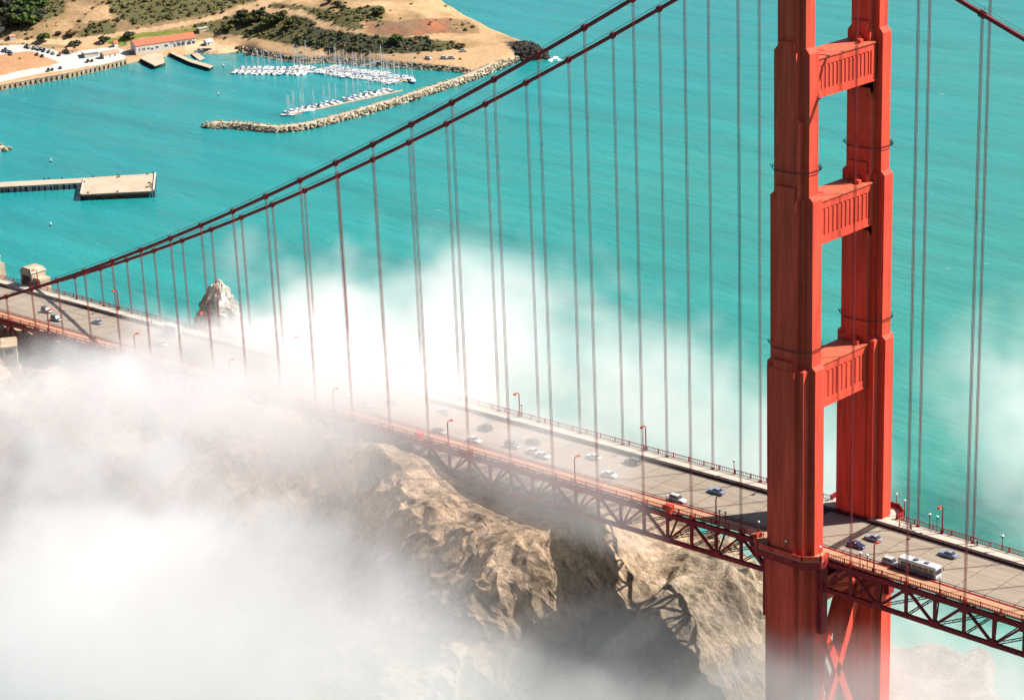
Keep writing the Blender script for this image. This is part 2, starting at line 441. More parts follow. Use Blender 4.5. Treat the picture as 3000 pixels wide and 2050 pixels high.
def strut(z0, z1, nrib, hx=3.5):
    y0, y1 = -CY+2.6, CY-2.6
    mb = MB()
    H = z1-z0
    mb.box(-hx+0.22, hx-0.22, y0, y1, z0+0.35, z1-0.35)
    for s in (-1, 1):
        xi = s*(hx-0.23); xo = s*hx
        a, b = min(xo, xi), max(xo, xi)
        mb.box(a, b, y0, y1, z1-0.35-0.17*H, z1-0.352)             # top fascia
        mb.box(a, b, y0, y1, z0+0.352, z0+0.35+0.15*H)             # bottom fascia
        zl, zt = z0+0.36+0.15*H, z1-0.36-0.17*H
        yw = (y1-y0-4.4)/nrib
        for k in range(nrib+1):
            yy = y0+2.2+yw*k; hw_ = yw*0.27
            x1_, x2_ = s*(hx-0.215), s*(hx-0.02)
            vs = [(x1_,yy-hw_*1.15,zl),(x2_,yy-hw_*0.5,zl),(x2_,yy+hw_*0.5,zl),(x1_,yy+hw_*1.15,zl),(x1_,yy-hw_*1.15,zt),(x2_,yy-hw_*0.5,zt-0.25),(x2_,yy+hw_*0.5,zt-0.25),(x1_,yy+hw_*1.15,zt)]
            fs = [(0,1,5,4),(1,2,6,5),(2,3,7,6),(3,0,4,7),(4,5,6,7)]
            mb.add(vs, fs if s > 0 else [f[::-1] for f in fs])
        for sy in (-1, 1):                                          # curved haunches at the legs
            ye = sy*y1
            mb.box(min(xi, s*(hx+0.03)), max(xi, s*(hx+0.03)), min(ye-sy*1.5, ye), max(ye-sy*1.5, ye), zl+0.01, zt-0.01)
            n = 5
            for k in range(n):                                      # stepped-in curve under the flange
                wd = 2.4*(1-math.sin(math.pi/2*(k+0.5)/n))+0.3
                mb.box(-hx+0.5, hx-0.5, min(ye-sy*wd, ye), max(ye-sy*wd, ye), z0-0.55*(k+1), z0-0.55*k-0.002)
    o = mb.build('cross_strut', M['paint'], tower)
    mb = MB(); mb.box(-hx-0.25, hx+0.25, y0, y1, z1-0.35, z1); mb.build('top_slab', M['paint_pale'], o)
    mb = MB(); mb.box(-hx-0.15, hx+0.15, y0+0.1, y1-0.1, z0, z0+0.35); mb.build('bottom_flange', M['paint'], o)
    for bx_ in ((1.3, 2.4, CY-6.9, CY-5.8, z1, z1+0.9), (-0.4, 1.0, CY-5.2, CY-4.5, z1, z1+1.3), (-1.4, 0.2, -4.0, -3.2, z1, z1+0.12)):
        mb = MB(); mb.box(*bx_); mb.build('hatch', M['paint'], o)   # hatch and small gear on the slab
    return o
strut(181.0, 190.0, 12); strut(147.4, 157.6, 11); strut(108.1, 118.9, 10)
# below the deck: portal strut, braces
mb = MB(); mb.box(-3.4, 3.4, -9.2, 9.2, 58.5, 64.6); mb.build('lower_strut', M['paint'], tower)
def brace(a, b):
    q = MB()
    for s in (-1, 1):
        q.bar((s*2.5, a[0], a[1]), (s*2.5, b[0], b[1]), 1.2, 2.2)
    q.build('cross_brace', M['paint'], tower)
brace((-9.0, 57.5), (9.0, 18.0)); brace((9.0, 57.5), (-9.0, 18.0))
mb = MB(); mb.box(-2.9, 2.9, -9.2, 9.2, 12.5, 17.5); mb.build('lower_strut', M['paint'], tower)
for s in (-1, 1):                            # bearing brackets either side of each leg under the walk
    for sy in (-1, 1):
        mb = MB()
        x0, x1 = (7.22, 8.6) if s > 0 else (-8.6, -7.22)
        mb.box(x0, x1, sy*CY-1.1, sy*CY+1.1, 54.5, 72.2)
        mb.bar((s*8.7, sy*CY, 66.0), (s*13.0, sy*CY, 72.0), 1.0, 0.7)
        mb.build('bearing_bracket', M['paint_deep'], tower)
# the concrete pier
pier = MB(); pier.prism([(-15, -24), (15, -24), (19, -12), (19, 12), (15, 24), (-15, 24), (-19, 12), (-19, -12)], -6, 8.0)
po = pier.build('tower_pier', M['conc_dark']); T(po, 'pale concrete pier under the orange tower, half hidden by fog', 'pier')

# walk platforms round the legs
def platform(side):
    yi, yo = 9.35*side, PLAT_OUT*side
    ym = 14.1*side
    e = empty('walk_platform', (0, 14*side, 74))
    T(e, ('orange platform carrying the near walk round the outside of the near tower leg' if side < 0 else
          'platform carrying the far white walk round the outside of the far tower leg'), 'platform', 'walk platforms at the tower legs')
    out = [(-9.8, ym), (-9.8, 16.8*side), (-6.4, yo), (6.4, yo), (9.8, 16.8*side), (9.8, ym)]
    pl = [(x, y-14*side) for x, y in out]
    if side > 0: pl = pl[::-1]
    mb = MB(); mb.prism(pl, 0.10, 0.30); mb.box(-9.8, 9.8, min(9.99*side, ym)-14*side, max(9.99*side, ym)-14*side, 0.281, 0.302)
    mb.build('walk', M['side_near'] if side < 0 else M['concrete'], e)
    mb = MB(); mb.prism([(x*1.006, y*1.02) for x, y in pl], -1.7, 0.098); mb.build('skirt_beam', M['paint_deep'], e)
    for i in range(5):
        p, q = Vector((*out[i], 0)), Vector((*out[i+1], 0))
        p.y -= 14*side; q.y -= 14*side
        mb = MB(); mb.bar(p+Vector((0, 0, 1.5)), q+Vector((0, 0, 1.5)), 0.16, 0.16); mb.bar(p+Vector((0, 0, 0.9)), q+Vector((0, 0, 0.9)), 0.05, 1.15)
        d = q-p; n = max(2, round(d.length/2.2))
        for k in range(n+1):
            c = p+d*(k/n); mb.box(c.x-0.1, c.x+0.1, c.y-0.1, c.y+0.1, 0.28, 1.7)
        mb.build('guard_rail', M['paint'] if side < 0 else M['paint_deep'], e)
platform(-1); platform(1)

# ---- main cables with a band at every suspender
ORD = ['first', 'second', 'third', 'fourth', 'fifth', 'sixth', 'seventh', 'eighth', 'ninth', 'tenth', 'eleventh', 'twelfth', 'thirteenth', 'fourteenth',
       'fifteenth', 'sixteenth', 'seventeenth', 'eighteenth', 'nineteenth', 'twentieth', 'twenty-first', 'twenty-second', 'twenty-third', 'twenty-fourth', 'twenty-fifth',
       'twenty-sixth', 'twenty-seventh', 'twenty-eighth', 'twenty-ninth', 'thirtieth', 'thirty-first', 'thirty-second', 'thirty-third', 'thirty-fourth', 'thirty-fifth', 'thirty-sixth']
HX = [(-(HP*k+OL), 'left', k) for k in range(1, 22)]+[(HP*k+OR, 'right', k) for k in range(1, 8)]
for side in (-1, 1):
    y = side*CY
    e = empty('main_cable', (0, y, 226)); T(e, ('thick dark red main cable over the near tower leg' if side < 0 else 'thick dark red main cable over the far tower leg'), 'cable', 'main suspension cables')
    mb = MB(); pts = [(x, 0, cable_z(x)-226) for x in np.linspace(-358, 0, 80)]+[(x, 0, cable_z(x)-226) for x in np.linspace(3, 130, 40)]
    mb.tube(pts, 0.50, 12); mb.build('cable', M['cable'], e, smooth=True)
    mb = MB()
    for s2 in (-1, 1): mb.tube([(p[0], s2*0.75, p[2]+1.15) for p in pts[::2]], 0.035, 4)
    for x, _, k in HX:
        z = cable_z(x)-226
        for s2 in (-1, 1): mb.bar((x, s2*0.45, z+0.3), (x, s2*0.75, z+1.2), 0.06, 0.06)
    mb.build('hand_rope', M['cable'], e)
    for x, sd, k in HX:
        sl_ = (cable_z(x+0.5)-cable_z(x-0.5))
        d = Vector((1, 0, sl_)).normalized()
        q = MB(); q.tube([-d*0.75, d*0.75], 0.68, 10); q.bar(d*-0.75+Vector((0, 0, 0)), d*0.75, 0.3, 1.55)
        q.build('cable_band', M['cable'], e, loc=(x, 0, cable_z(x)-226))

# ---- suspender ropes
def rope(x, side, sd, k):
    y = side*CY
    z0, z1 = zd(x)-0.9, cable_z(x)-0.3
    if z1-z0 < 2.0: return
    mb = MB()
    for ax in (-0.20, 0.20):
        for ay in (-0.20, 0.20):
            mb.tube([(ax, ay, 0), (ax, ay, z1-z0)], 0.056, 5, cap=False)
    e = mb.build('suspender_rope', M['rope'], None, loc=(x, y, z0))
    T(e, '%s suspender %s of the tower on the %s cable, a bundle of thin upright ropes' % (ORD[k-1], sd, 'near' if side < 0 else 'far'), 'suspender', 'suspender ropes between cable and deck')
    q = MB(); q.box(-0.42, 0.42, -0.36, 0.36, 0.0, 1.5); q.build('socket', M['paint_deep'], e)
for x, sd, k in HX:
    for side in (-1, 1): rope(x, side, sd, k)
# ================================================================== WATER
def water_material():
    mt = bpy.data.materials.new('sea_water'); mt.use_nodes = True; n = mt.node_tree; L = n.links
    b = n.nodes["Principled BSDF"]
    b.inputs["Roughness"].default_value = 0.18; b.inputs["Specular IOR Level"].default_value = 0.30
    geo = n.nodes.new("ShaderNodeNewGeometry")
    def noise(sc, stretch, det=4, rough=0.5):
        mp = n.nodes.new("ShaderNodeMapping"); mp.inputs["Rotation"].default_value = (0, 0, math.radians(44)); mp.inputs["Scale"].default_value = stretch
        L.new(geo.outputs["Position"], mp.inputs[0])
        t = n.nodes.new("ShaderNodeTexNoise"); t.inputs["Scale"].default_value = sc; t.inputs["Detail"].default_value = det; t.inputs["Roughness"].default_value = rough
        L.new(mp.outputs[0], t.inputs["Vector"]); return t.outputs[0]
    # broad colour change: bluer in the sheltered bay, greener in the strait
    sep = n.nodes.new("ShaderNodeSeparateXYZ"); L.new(geo.outputs["Position"], sep.inputs[0])
    mr = n.nodes.new("ShaderNodeMapRange"); mr.inputs[1].default_value = -950; mr.inputs[2].default_value = -50
    big = noise(0.004, (1, 1, 1), 3)
    ad = n.nodes.new("ShaderNodeMath"); ad.operation = 'MULTIPLY_ADD'; ad.inputs[1].default_value = 500.0
    L.new(big, ad.inputs[0]); L.new(sep.outputs[0], ad.inputs[2])
    sb = n.nodes.new("ShaderNodeMath"); sb.operation = 'SUBTRACT'; sb.inputs[1].default_value = 250.0; L.new(ad.outputs[0], sb.inputs[0])
    L.new(sb.outputs[0], mr.inputs[0])
    rp = n.nodes.new("ShaderNodeValToRGB"); L.new(mr.outputs[0], rp.inputs[0])
    rp.color_ramp.elements[0].color = (0.005, 0.192, 0.216, 1); rp.color_ramp.elements[1].color = (0.032, 0.195, 0.156, 1)
    md = rp.color_ramp.elements.new(0.5); md.color = (0.009, 0.192, 0.180, 1)
    # wind streaks
    st = noise(0.05, (0.12, 1.0, 1), 5, 0.6)
    hs = n.nodes.new("ShaderNodeMapRange"); hs.inputs[1].default_value = 0.3; hs.inputs[2].default_value = 0.7; hs.inputs[3].default_value = 0.82; hs.inputs[4].default_value = 1.14
    L.new(st, hs.inputs[0])
    mx = n.nodes.new("ShaderNodeVectorMath"); mx.operation = 'SCALE'; L.new(rp.outputs[0], mx.inputs[0]); L.new(hs.outputs[0], mx.inputs["Scale"])
    # rare whitecaps
    wc = noise(0.22, (0.22, 1.0, 1), 7, 0.65)
    wr = n.nodes.new("ShaderNodeMapRange"); wr.inputs[1].default_value = 0.70; wr.inputs[2].default_value = 0.75; L.new(wc, wr.inputs[0])
    mc = n.nodes.new("ShaderNodeMix"); mc.data_type = 'RGBA'; mc.inputs["B"].default_value = (0.5, 0.55, 0.55, 1)
    L.new(wr.outputs[0], mc.inputs["Factor"]); L.new(mx.outputs[0], mc.inputs["A"])
    L.new(mc.outputs["Result"], b.inputs["Base Color"])
    a = noise(0.25, (0.35, 1.0, 1), 6, 0.62); c = noise(0.03, (0.4, 1.0, 1), 3)
    s2 = n.nodes.new("ShaderNodeMath"); s2.operation = 'MULTIPLY_ADD'; s2.inputs[1].default_value = 2.5; L.new(c, s2.inputs[0]); L.new(a, s2.inputs[2])
    bp = n.nodes.new("ShaderNodeBump"); bp.inputs["Strength"].default_value = 0.8; bp.inputs["Distance"].default_value = 0.9
    L.new(s2.outputs[0], bp.inputs["Height"]); L.new(bp.outputs[0], b.inputs["Normal"])
    return mt
M['water'] = water_material()
mb = MB(); mb.add([(-6000, -4000, 0), (5000, -4000, 0), (5000, 7000, 0), (-6000, 7000, 0)], [(0, 1, 2, 3)])
mb.build('water', M['water'])["kind"] = 'structure'
# ================================================================== LAND
def rbf(pts, smooth=0.0):
    """thin plate surface through (x, y, z) points"""
    p = np.array(pts, float); c = p[:, :2].mean(0); s = p[:, :2].std()
    q = (p[:, :2]-c)/s; n = len(p)
    def k(d2): return 0.5*d2*np.log(d2+1e-9)
    d2 = ((q[:, None]-q[None])**2).sum(-1)
    A = np.zeros((n+3, n+3)); A[:n, :n] = k(d2)+np.eye(n)*smooth; A[:n, n] = 1; A[:n, n+1:] = q; A[n, :n] = 1; A[n+1:, :n] = q.T
    wv = np.linalg.solve(A, np.concatenate([p[:, 2], np.zeros(3)]))
    def f(x, y):
        sh = x.shape; X = (np.stack([x.ravel(), y.ravel()], 1)-c)/s
        out = wv[n]+X@wv[n+1:]
        for i in range(n):
            out = out+wv[i]*k(((X-q[i])**2).sum(1))
        return out.reshape(sh)
    return f

def noise2(ny, nx, cell, rng, octs=5, pers=0.5, ridged=False):
    out = np.zeros((ny, nx)); amp = 1; tot = 0
    for o in range(octs):
        c = max(1.01, cell/(2**o)); g = rng.random((int(ny/c)+4, int(nx/c)+4))
        for ax, s in ((0, ny), (1, nx)):
            t = np.arange(s)/c; i = t.astype(int); f = t-i; f = f*f*(3-2*f)
            a = np.take(g, i, axis=ax); b = np.take(g, i+1, axis=ax)
            f = f.reshape((-1, 1) if ax == 0 else (1, -1)); g = a*(1-f)+b*f
        v = g*2-1
        if ridged: v = 1-2*np.abs(v)
        out += amp*v; tot += amp; amp *= pers
    return out/tot

def grid_mesh(name, X, Y, Z, mats, colors=None, smooth=True, keep=None):
    ny, nx = X.shape
    vs = np.stack([X.ravel(), Y.ravel(), Z.ravel()], 1)
    i, j = np.meshgrid(np.arange(nx-1), np.arange(ny-1))
    a = (j*nx+i).ravel(); fs = np.stack([a, a+1, a+nx+1, a+nx], 1)
    if keep is not None:
        kq = (keep.ravel()[fs]).any(1); fs = fs[kq]
    used = np.unique(fs); remap = -np.ones(len(vs), int); remap[used] = np.arange(len(used))
    vs = vs[used]; fs = remap[fs]
    me = bpy.data.meshes.new(name)
    me.vertices.add(len(vs)); me.vertices.foreach_set('co', vs.astype(np.float32).ravel())
    me.loops.add(len(fs)*4); me.loops.foreach_set('vertex_index', fs.ravel().astype(np.int32))
    me.polygons.add(len(fs)); me.polygons.foreach_set('loop_start', (np.arange(len(fs))*4).astype(np.int32))
    me.polygons.foreach_set('use_smooth', [smooth]*len(fs))
    me.update(calc_edges=True); me.validate()
    if colors is not None:
        ca = me.color_attributes.new('cover', 'FLOAT_COLOR', 'POINT')
        cc = np.concatenate([colors.reshape(-1, 3)[used], np.ones((len(used), 1))], 1)
        ca.data.foreach_set('color', cc.astype(np.float32).ravel())
    me.materials.append(mats)
    o = bpy.data.objects.new(name, me); COL.objects.link(o)
    return o

def rock_material(name, c1, c2, c3, scale=0.05, bump=1.0, cover=False):
    mt = bpy.data.materials.new(name); mt.use_nodes = True; n = mt.node_tree; L = n.links
    b = n.nodes["Principled BSDF"]; b.inputs["Roughness"].default_value = 0.95; b.inputs["Specular IOR Level"].default_value = 0.15
    geo = n.nodes.new("ShaderNodeNewGeometry")
    t = n.nodes.new("ShaderNodeTexNoise"); t.inputs["Scale"].default_value = scale; t.inputs["Detail"].default_value = 9; t.inputs["Roughness"].default_value = 0.65
    L.new(geo.outputs["Position"], t.inputs["Vector"])
    t2 = n.nodes.new("ShaderNodeTexNoise"); t2.inputs["Scale"].default_value = scale*7; t2.inputs["Detail"].default_value = 8; t2.inputs["Roughness"].default_value = 0.7
    L.new(geo.outputs["Position"], t2.inputs["Vector"])
    if cover:
        vc = n.nodes.new("ShaderNodeVertexColor"); vc.layer_name = 'cover'
        mr = n.nodes.new("ShaderNodeMapRange"); mr.inputs[1].default_value = 0.3; mr.inputs[2].default_value = 0.7; mr.inputs[3].default_value = 0.80; mr.inputs[4].default_value = 1.18
        L.new(t2.outputs[0], mr.inputs[0])
        sc = n.nodes.new("ShaderNodeVectorMath"); sc.operation = 'SCALE'; L.new(vc.outputs[0], sc.inputs[0]); L.new(mr.outputs[0], sc.inputs["Scale"])
        L.new(sc.outputs[0], b.inputs["Base Color"])
    else:
        rp = n.nodes.new("ShaderNodeValToRGB"); L.new(t.outputs[0], rp.inputs[0])
        rp.color_ramp.elements[0].position = 0.34; rp.color_ramp.elements[0].color = (*c1, 1)
        rp.color_ramp.elements[1].position = 0.66; rp.color_ramp.elements[1].color = (*c3, 1)
        e = rp.color_ramp.elements.new(0.5); e.color = (*c2, 1)
        mr = n.nodes.new("ShaderNodeMapRange"); mr.inputs[1].default_value = 0.35; mr.inputs[2].default_value = 0.65; mr.inputs[3].default_value = 0.62; mr.inputs[4].default_value = 1.2
        L.new(t2.outputs[0], mr.inputs[0])
        sc = n.nodes.new("ShaderNodeVectorMath"); sc.operation = 'SCALE'; L.new(rp.outputs[0], sc.inputs[0]); L.new(mr.outputs[0], sc.inputs["Scale"])
        L.new(sc.outputs[0], b.inputs["Base Color"])
    bp = n.nodes.new("ShaderNodeBump"); bp.inputs["Strength"].default_value = bump; bp.inputs["Distance"].default_value = 1.5
    L.new(t2.outputs[0], bp.inputs["Height"]); L.new(bp.outputs[0], b.inputs["Normal"])
    return mt
M['cliff'] = rock_material('cliff_rock', (0.15, 0.118, 0.085), (0.30, 0.235, 0.168), (0.40, 0.315, 0.225), 0.07, 0.9)
# rock colour brightened and warmed left of the gully to offset the shade there
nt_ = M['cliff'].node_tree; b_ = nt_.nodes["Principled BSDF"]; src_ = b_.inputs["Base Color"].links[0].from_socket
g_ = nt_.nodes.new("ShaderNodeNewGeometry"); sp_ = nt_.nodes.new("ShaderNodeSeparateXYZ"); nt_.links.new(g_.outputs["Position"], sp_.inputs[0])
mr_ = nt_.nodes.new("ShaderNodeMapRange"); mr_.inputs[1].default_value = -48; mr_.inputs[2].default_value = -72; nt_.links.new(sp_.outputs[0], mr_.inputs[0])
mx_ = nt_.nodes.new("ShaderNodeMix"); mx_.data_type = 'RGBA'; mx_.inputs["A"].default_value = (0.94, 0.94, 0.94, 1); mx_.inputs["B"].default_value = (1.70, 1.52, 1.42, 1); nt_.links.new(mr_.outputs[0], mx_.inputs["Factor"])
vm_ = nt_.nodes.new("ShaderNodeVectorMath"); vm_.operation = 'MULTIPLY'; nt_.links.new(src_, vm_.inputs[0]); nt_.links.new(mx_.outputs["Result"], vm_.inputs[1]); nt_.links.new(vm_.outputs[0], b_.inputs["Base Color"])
M['pale_rock'] = rock_material('pale_rock', (0.10, 0.085, 0.065), (0.20, 0.175, 0.14), (0.32, 0.29, 0.24), 0.12, 0.8)
M['guano_rock'] = rock_material('guano_rock', (0.16, 0.13, 0.10), (0.40, 0.36, 0.31), (0.55, 0.53, 0.49), 0.12, 0.8)
M['rubble'] = rock_material('rubble_rock', (0.16, 0.135, 0.09), (0.30, 0.255, 0.175), (0.42, 0.37, 0.27), 0.25, 0.4)
M['dark_rock'] = rock_material('dark_rock', (0.02, 0.018, 0.018), (0.045, 0.038, 0.035), (0.09, 0.075, 0.06), 0.15, 0.8)

# ---- the headland cliff that the left end of the bridge runs onto
hp = []
def row(y, d):
    for x, z in d.items(): hp.append((x, y, z))
row(-20, {-460: 62, -400: 60, -340: 61, -300: 63, -250: 67, -200: 70, -170: 71.5, -150: 68.5, -131: 71, -118: 68, -108: 65, -92: 62.5, -78: 61, -66: 58, -58: 40, -50: 28, -42: 32, -34: 34, -24: 20, -12: -4})
row(0, {-460: 60, -400: 60, -340: 60, -300: 60, -250: 60, -200: 60, -150: 58, -120: 56, -95: 56, -75: 55, -63: 44, -56: 38, -47: 46, -38: 40, -27: 22, -14: 0, -4: -8})
row(18, {-460: 58, -380: 58, -300: 52, -200: 50, -150: 48, -110: 48, -80: 45, -66: 43, -57: 48, -46: 44, -34: 27, -20: 3})
row(45, {-460: 30, -380: 30, -300: 24, -200: 30, -150: 34, -118: 36, -100: 35, -82: 30, -66: 24, -50: 14, -36: 0, -25: -6})
row(80, {-460: -3, -350: -4, -200: -4, -150: 4, -120: 6, -100: 2, -60: -4, -20: -8})
row(-34, {-300: 57, -250: 59, -215: 55, -190: 62, -165: 55, -140: 50, -120: 60, -100: 59, -80: 59, -65: 55, -58: 34, -52: 12, -42: 12, -32: 18, -18: 0})
row(-48, {-460: 54, -400: 50, -340: 46, -290: 50, -250: 47, -215: 38, -190: 50, -165: 42, -145: 30, -132: 40, -115: 48, -96: 47, -80: 49, -64: 42, -56: 14, -46: 2, -32: 4, -18: -4})
row(-80, {-460: 30, -400: 32, -340: 22, -290: 27, -250: 20, -200: 26, -165: 15, -140: 8, -118: 22, -100: 18, -82: 22, -66: 12, -56: -3, -40: -6})
row(-125, {-460: 5, -380: 2, -300: 1, -220: 0, -150: -3, -110: 1, -80: -6, -40: -8})
row(-180, {-460: -5, -300: -6, -150: -8, -50: -9})
hp = [(a, b, c+((zd(a)-74-0.0055*a) if (a < 0 and abs(b) < 60 and c > 30) else 0)) for a, b, c in hp]
hf = rbf(hp, 0.002)
gx_ = np.arange(-540, -2, 1.0); gy_ = np.arange(-165, 92, 1.0)
X, Y = np.meshgrid(gx_, gy_); hr = np.random.default_rng(3)
ny, nx = X.shape
wx, wy = noise2(ny, nx, 30, hr, 4, 0.55), noise2(ny, nx, 30, hr, 4, 0.55)
Z = hf(X+wx*7, Y+wy*7)
n1 = noise2(ny, nx, 34, hr, 6, 0.58, True); n2 = noise2(ny, nx, 13, hr, 5, 0.62, True); n3 = noise2(ny, nx, 40, hr, 3); n4 = noise2(ny, nx, 5, hr, 3, 0.7, True)
gx2 = np.gradient(Z, 1.0); slope = np.clip(np.hypot(*gx2)/0.8, 0.15, 1.2)
steep = np.clip((71-Z)/12, 0, 1)*slope
Z = Z+steep*(n1*5.0+n2*2.0+n4*0.5)+n3*2.0*np.clip((70-Z)/12, 0, 1)
# harder beds stand out as ledges
bed = (Z*0.9+0.25*X*0.3+0.2*Y+n3*6+n2*1.2)/7.0
fr = bed-np.floor(bed); Z = Z+steep*1.5*(np.clip(fr*2.2, 0, 1)-fr)
# break the face up sideways too, so that it is fractured rock and not a draped sheet
def lat3(px_, py_, pz_, cell, g):
    q = [p_/cell for p_ in (px_-px_.min(), py_-py_.min(), pz_-pz_.min())]
    i = [np.floor(t).astype(int) for t in q]; f = [t-j for t, j in zip(q, i)]; f = [t*t*(3-2*t) for t in f]; n_ = g.shape[0]
    o_ = 0
    for a_ in (0, 1):
        for b_ in (0, 1):
            for c_ in (0, 1):
                o_ = o_+g[(i[0]+a_) % n_, (i[1]+b_) % n_, (i[2]+c_) % n_]*(f[0] if a_ else 1-f[0])*(f[1] if b_ else 1-f[1])*(f[2] if c_ else 1-f[2])
    return o_*2-1
def crag(seed):
    r_ = np.random.default_rng(seed); o_ = 0
    for cell, amp in ((17.0, 2.6), (7.5, 1.9), (3.4, 1.2), (1.8, 0.55)):
        v = lat3(X, Y, Z, cell, r_.random((64, 64, 64))); o_ = o_+amp*(1-2*np.abs(v))
    return o_
kd_ = np.clip((70-Z)/10, 0, 1)*np.clip(slope, 0.2, 1)*np.where(np.abs(Y) < 16, 0.3, 1)
cx_, cy_, cz_ = crag(61), crag(62), crag(63)
X = X+cx_*kd_*0.8; Y = Y+cy_*kd_*0.8; Z = Z+cz_*kd_*0.5
under = (np.abs(Y) < 16) & (X > -545)        # stay below the deck steel
ZD = 74.0+0.02278*np.minimum(X, 0)-1.2419e-5*np.minimum(X, 0)**2
Z = np.where(under, np.minimum(Z, ZD-10.3+n1*0.8), Z)
road_n = (np.abs(Y) < 17) & (X < -343)

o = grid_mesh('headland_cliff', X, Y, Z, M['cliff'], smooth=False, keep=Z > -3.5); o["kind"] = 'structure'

# ---- the needle rock in the water behind the bridge
def spire(name, c, rx, ry, h, seed, mt, n=28, m_=26, lean=0.1):
    r = np.random.default_rng(seed); mb = MB()
    ph = r.random(12)*6.28
    vs = []; fs = []
    for i in range(m_+1):
        t = i/m_
        for k in range(n):
            a = 2*math.pi*k/n
            prof = (1-t)**0.62*0.97+0.03
            rg = 1+0.13*math.sin(3*a+ph[0]+t*4)+0.10*math.sin(5*a+ph[1]-t*7)+0.08*math.sin(9*a+ph[2]+t*13)+0.07*r.normal()
            x = rx*prof*rg*math.cos(a)+lean*h*t; y = ry*prof*rg*math.sin(a)
            vs.append((x, y, h*t-1.0+0.5*r.normal()))
    for i in range(m_):
        for k in range(n):
            fs.append((i*n+k, i*n+(k+1) % n, (i+1)*n+(k+1) % n, (i+1)*n+k))
    fs.append(tuple(m_*n+k for k in range(n)))
    mb.add(vs, fs)
    o = mb.build(name, mt, None, loc=c); return o
nb = un(655, 1010, 2, 0.0)
o = spire('sea_stack', (nb[0], nb[1], 0), 12.5, 13.0, 28.0, 4, M['guano_rock'], lean=-0.03); T(o, 'pale pointed sea stack standing in the water just behind the fogged roadway', 'rock')

# ---- the bay land
SH = [(-900, 520), (-520, 420), (-260, 330), (-60, 280), (0, 262), (60, 250), (100, 243), (200, 226), (300, 203), (372, 186), (412, 178), (480, 166), (545, 160), (575, 157), (640, 158), (700, 150), (722, 152),
      (760, 163), (830, 176), (900, 186), (960, 181), (1040, 188), (1150, 197), (1250, 202), (1335, 208), (1368, 214), (1385, 226), (1420, 216), (1455, 200), (1500, 184), (1520, 176), (1545, 178),
      (1580, 176), (1604, 172), (1606, 163), (1590, 150), (1560, 142), (1530, 133), (1490, 121), (1445, 104), (1410, 82), (1345, 52), (1250, 26), (1150, 0), (1060, -26), (900, -90), (600, -230), (-100, -300), (-700, -260), (-1200, 100)]
SHW = np.array([un(x, y, 2, 0.3)[:2] for x, y in SH])
def inside(poly, x, y):
    r = np.zeros(x.shape, bool); n = len(poly); j = n-1
    for i in range(n):
        xi, yi = poly[i]; xj, yj = poly[j]
        c = ((yi > y) != (yj > y)) & (x < (xj-xi)*(y-yi)/(yj-yi+1e-12)+xi)
        r ^= c; j = i
    return r
def segdist(poly, x, y, closed=True):
    d = np.full(x.shape, 1e9); n = len(poly)
    for i in range(n if closed else n-1):
        ax, ay = poly[i]; bx, by = poly[(i+1) % n]
        vx, vy = bx-ax, by-ay; l2 = vx*vx+vy*vy+1e-12
        t = np.clip(((x-ax)*vx+(y-ay)*vy)/l2, 0, 1)
        d = np.minimum(d, np.hypot(x-ax-t*vx, y-ay-t*vy))
    return d
HC = [  # height control: photograph point and the height of the ground seen there
    (0, 235, 3.0), (150, 215, 3.0), (300, 190, 3.0), (370, 175, 3.0), (100, 165, 3.2), (250, 150, 3.2), (0, 150, 3.5), (-150, 200, 3.2),
    (0, 128, 6), (120, 130, 5.5), (230, 124, 6), (300, 112, 7), (420, 90, 10), (520, 72, 12), (600, 58, 15), (700, 30, 19), (-150, 125, 7),
    (330, 135, 4), (420, 120, 5), (480, 110, 7), (400, 160, 3), (500, 150, 3), (560, 140, 2.2), (600, 120, 5), (640, 148, 1.2), (690, 140, 1.8), (560, 110, 7),
    (0, 60, 19), (60, 90, 14), (120, 60, 20), (200, 40, 22), (200, 95, 12), (270, 80, 14), (330, 60, 18), (400, 40, 23), (480, 40, 22), (300, 5, 30), (100, 5, 34), (0, 0, 36), (500, 10, 28), (620, 20, 22),
    (640, 105, 5), (700, 115, 5), (800, 130, 4.5), (900, 150, 4.5), (1000, 160, 4.2), (1100, 165, 4.2), (1200, 168, 4), (1300, 170, 4), (1350, 185, 4), (1420, 170, 4), (1300, 145, 4.5), (1400, 130, 5), (1350, 115, 6), (1480, 140, 4), (1550, 150, 6), (1585, 158, 5),
    (640, 70, 14), (750, 40, 18), (850, 38, 19), (920, 48, 18.5), (950, 75, 17), (1000, 92, 15), (1100, 107, 12.5), (1200, 112, 10), (1270, 112, 8),
    (900, 110, 10), (1050, 130, 8), (700, 70, 14), (780, 90, 10), (1180, 140, 7),
    (1060, 60, 22), (1000, 30, 24), (960, 5, 25), (1100, 20, 24), (1100, 50, 23), (1180, 60, 22), (1250, 50, 22), (1320, 55, 21), (1200, 25, 20), (1280, 40, 20), (1380, 72, 17), (1420, 92, 8), (1200, 95, 13), (1300, 97, 10), (1350, 98, 9.5),
    (850, 10, 24), (750, 5, 25), (900, -40, 24), (600, -100, 30), (200, -150, 50), (-300, 0, 40), (-300, -200, 60), (1000, -30, 20)]
hw = []
for x, y, z in HC:
    p = un(x, y, 2, z); hw.append((p[0], p[1], z))
bf = rbf(hw, 0.01)
gx_ = np.arange(-1680, -655, 2.2); gy_ = np.arange(300, 1080, 2.2)
X, Y = np.meshgrid(gx_, gy_)
ins = inside(SHW, X, Y); sd_ = segdist(SHW, X, Y)
Z0 = np.clip(bf(X, Y), 0.8, 70)
br = np.random.default_rng(9); ny, nx = X.shape
nn = noise2(ny, nx, 14, br, 5, 0.6); nr = noise2(ny, nx, 16, br, 5, 0.6, True)
Zl = np.minimum(Z0, 0.4+sd_*0.75)
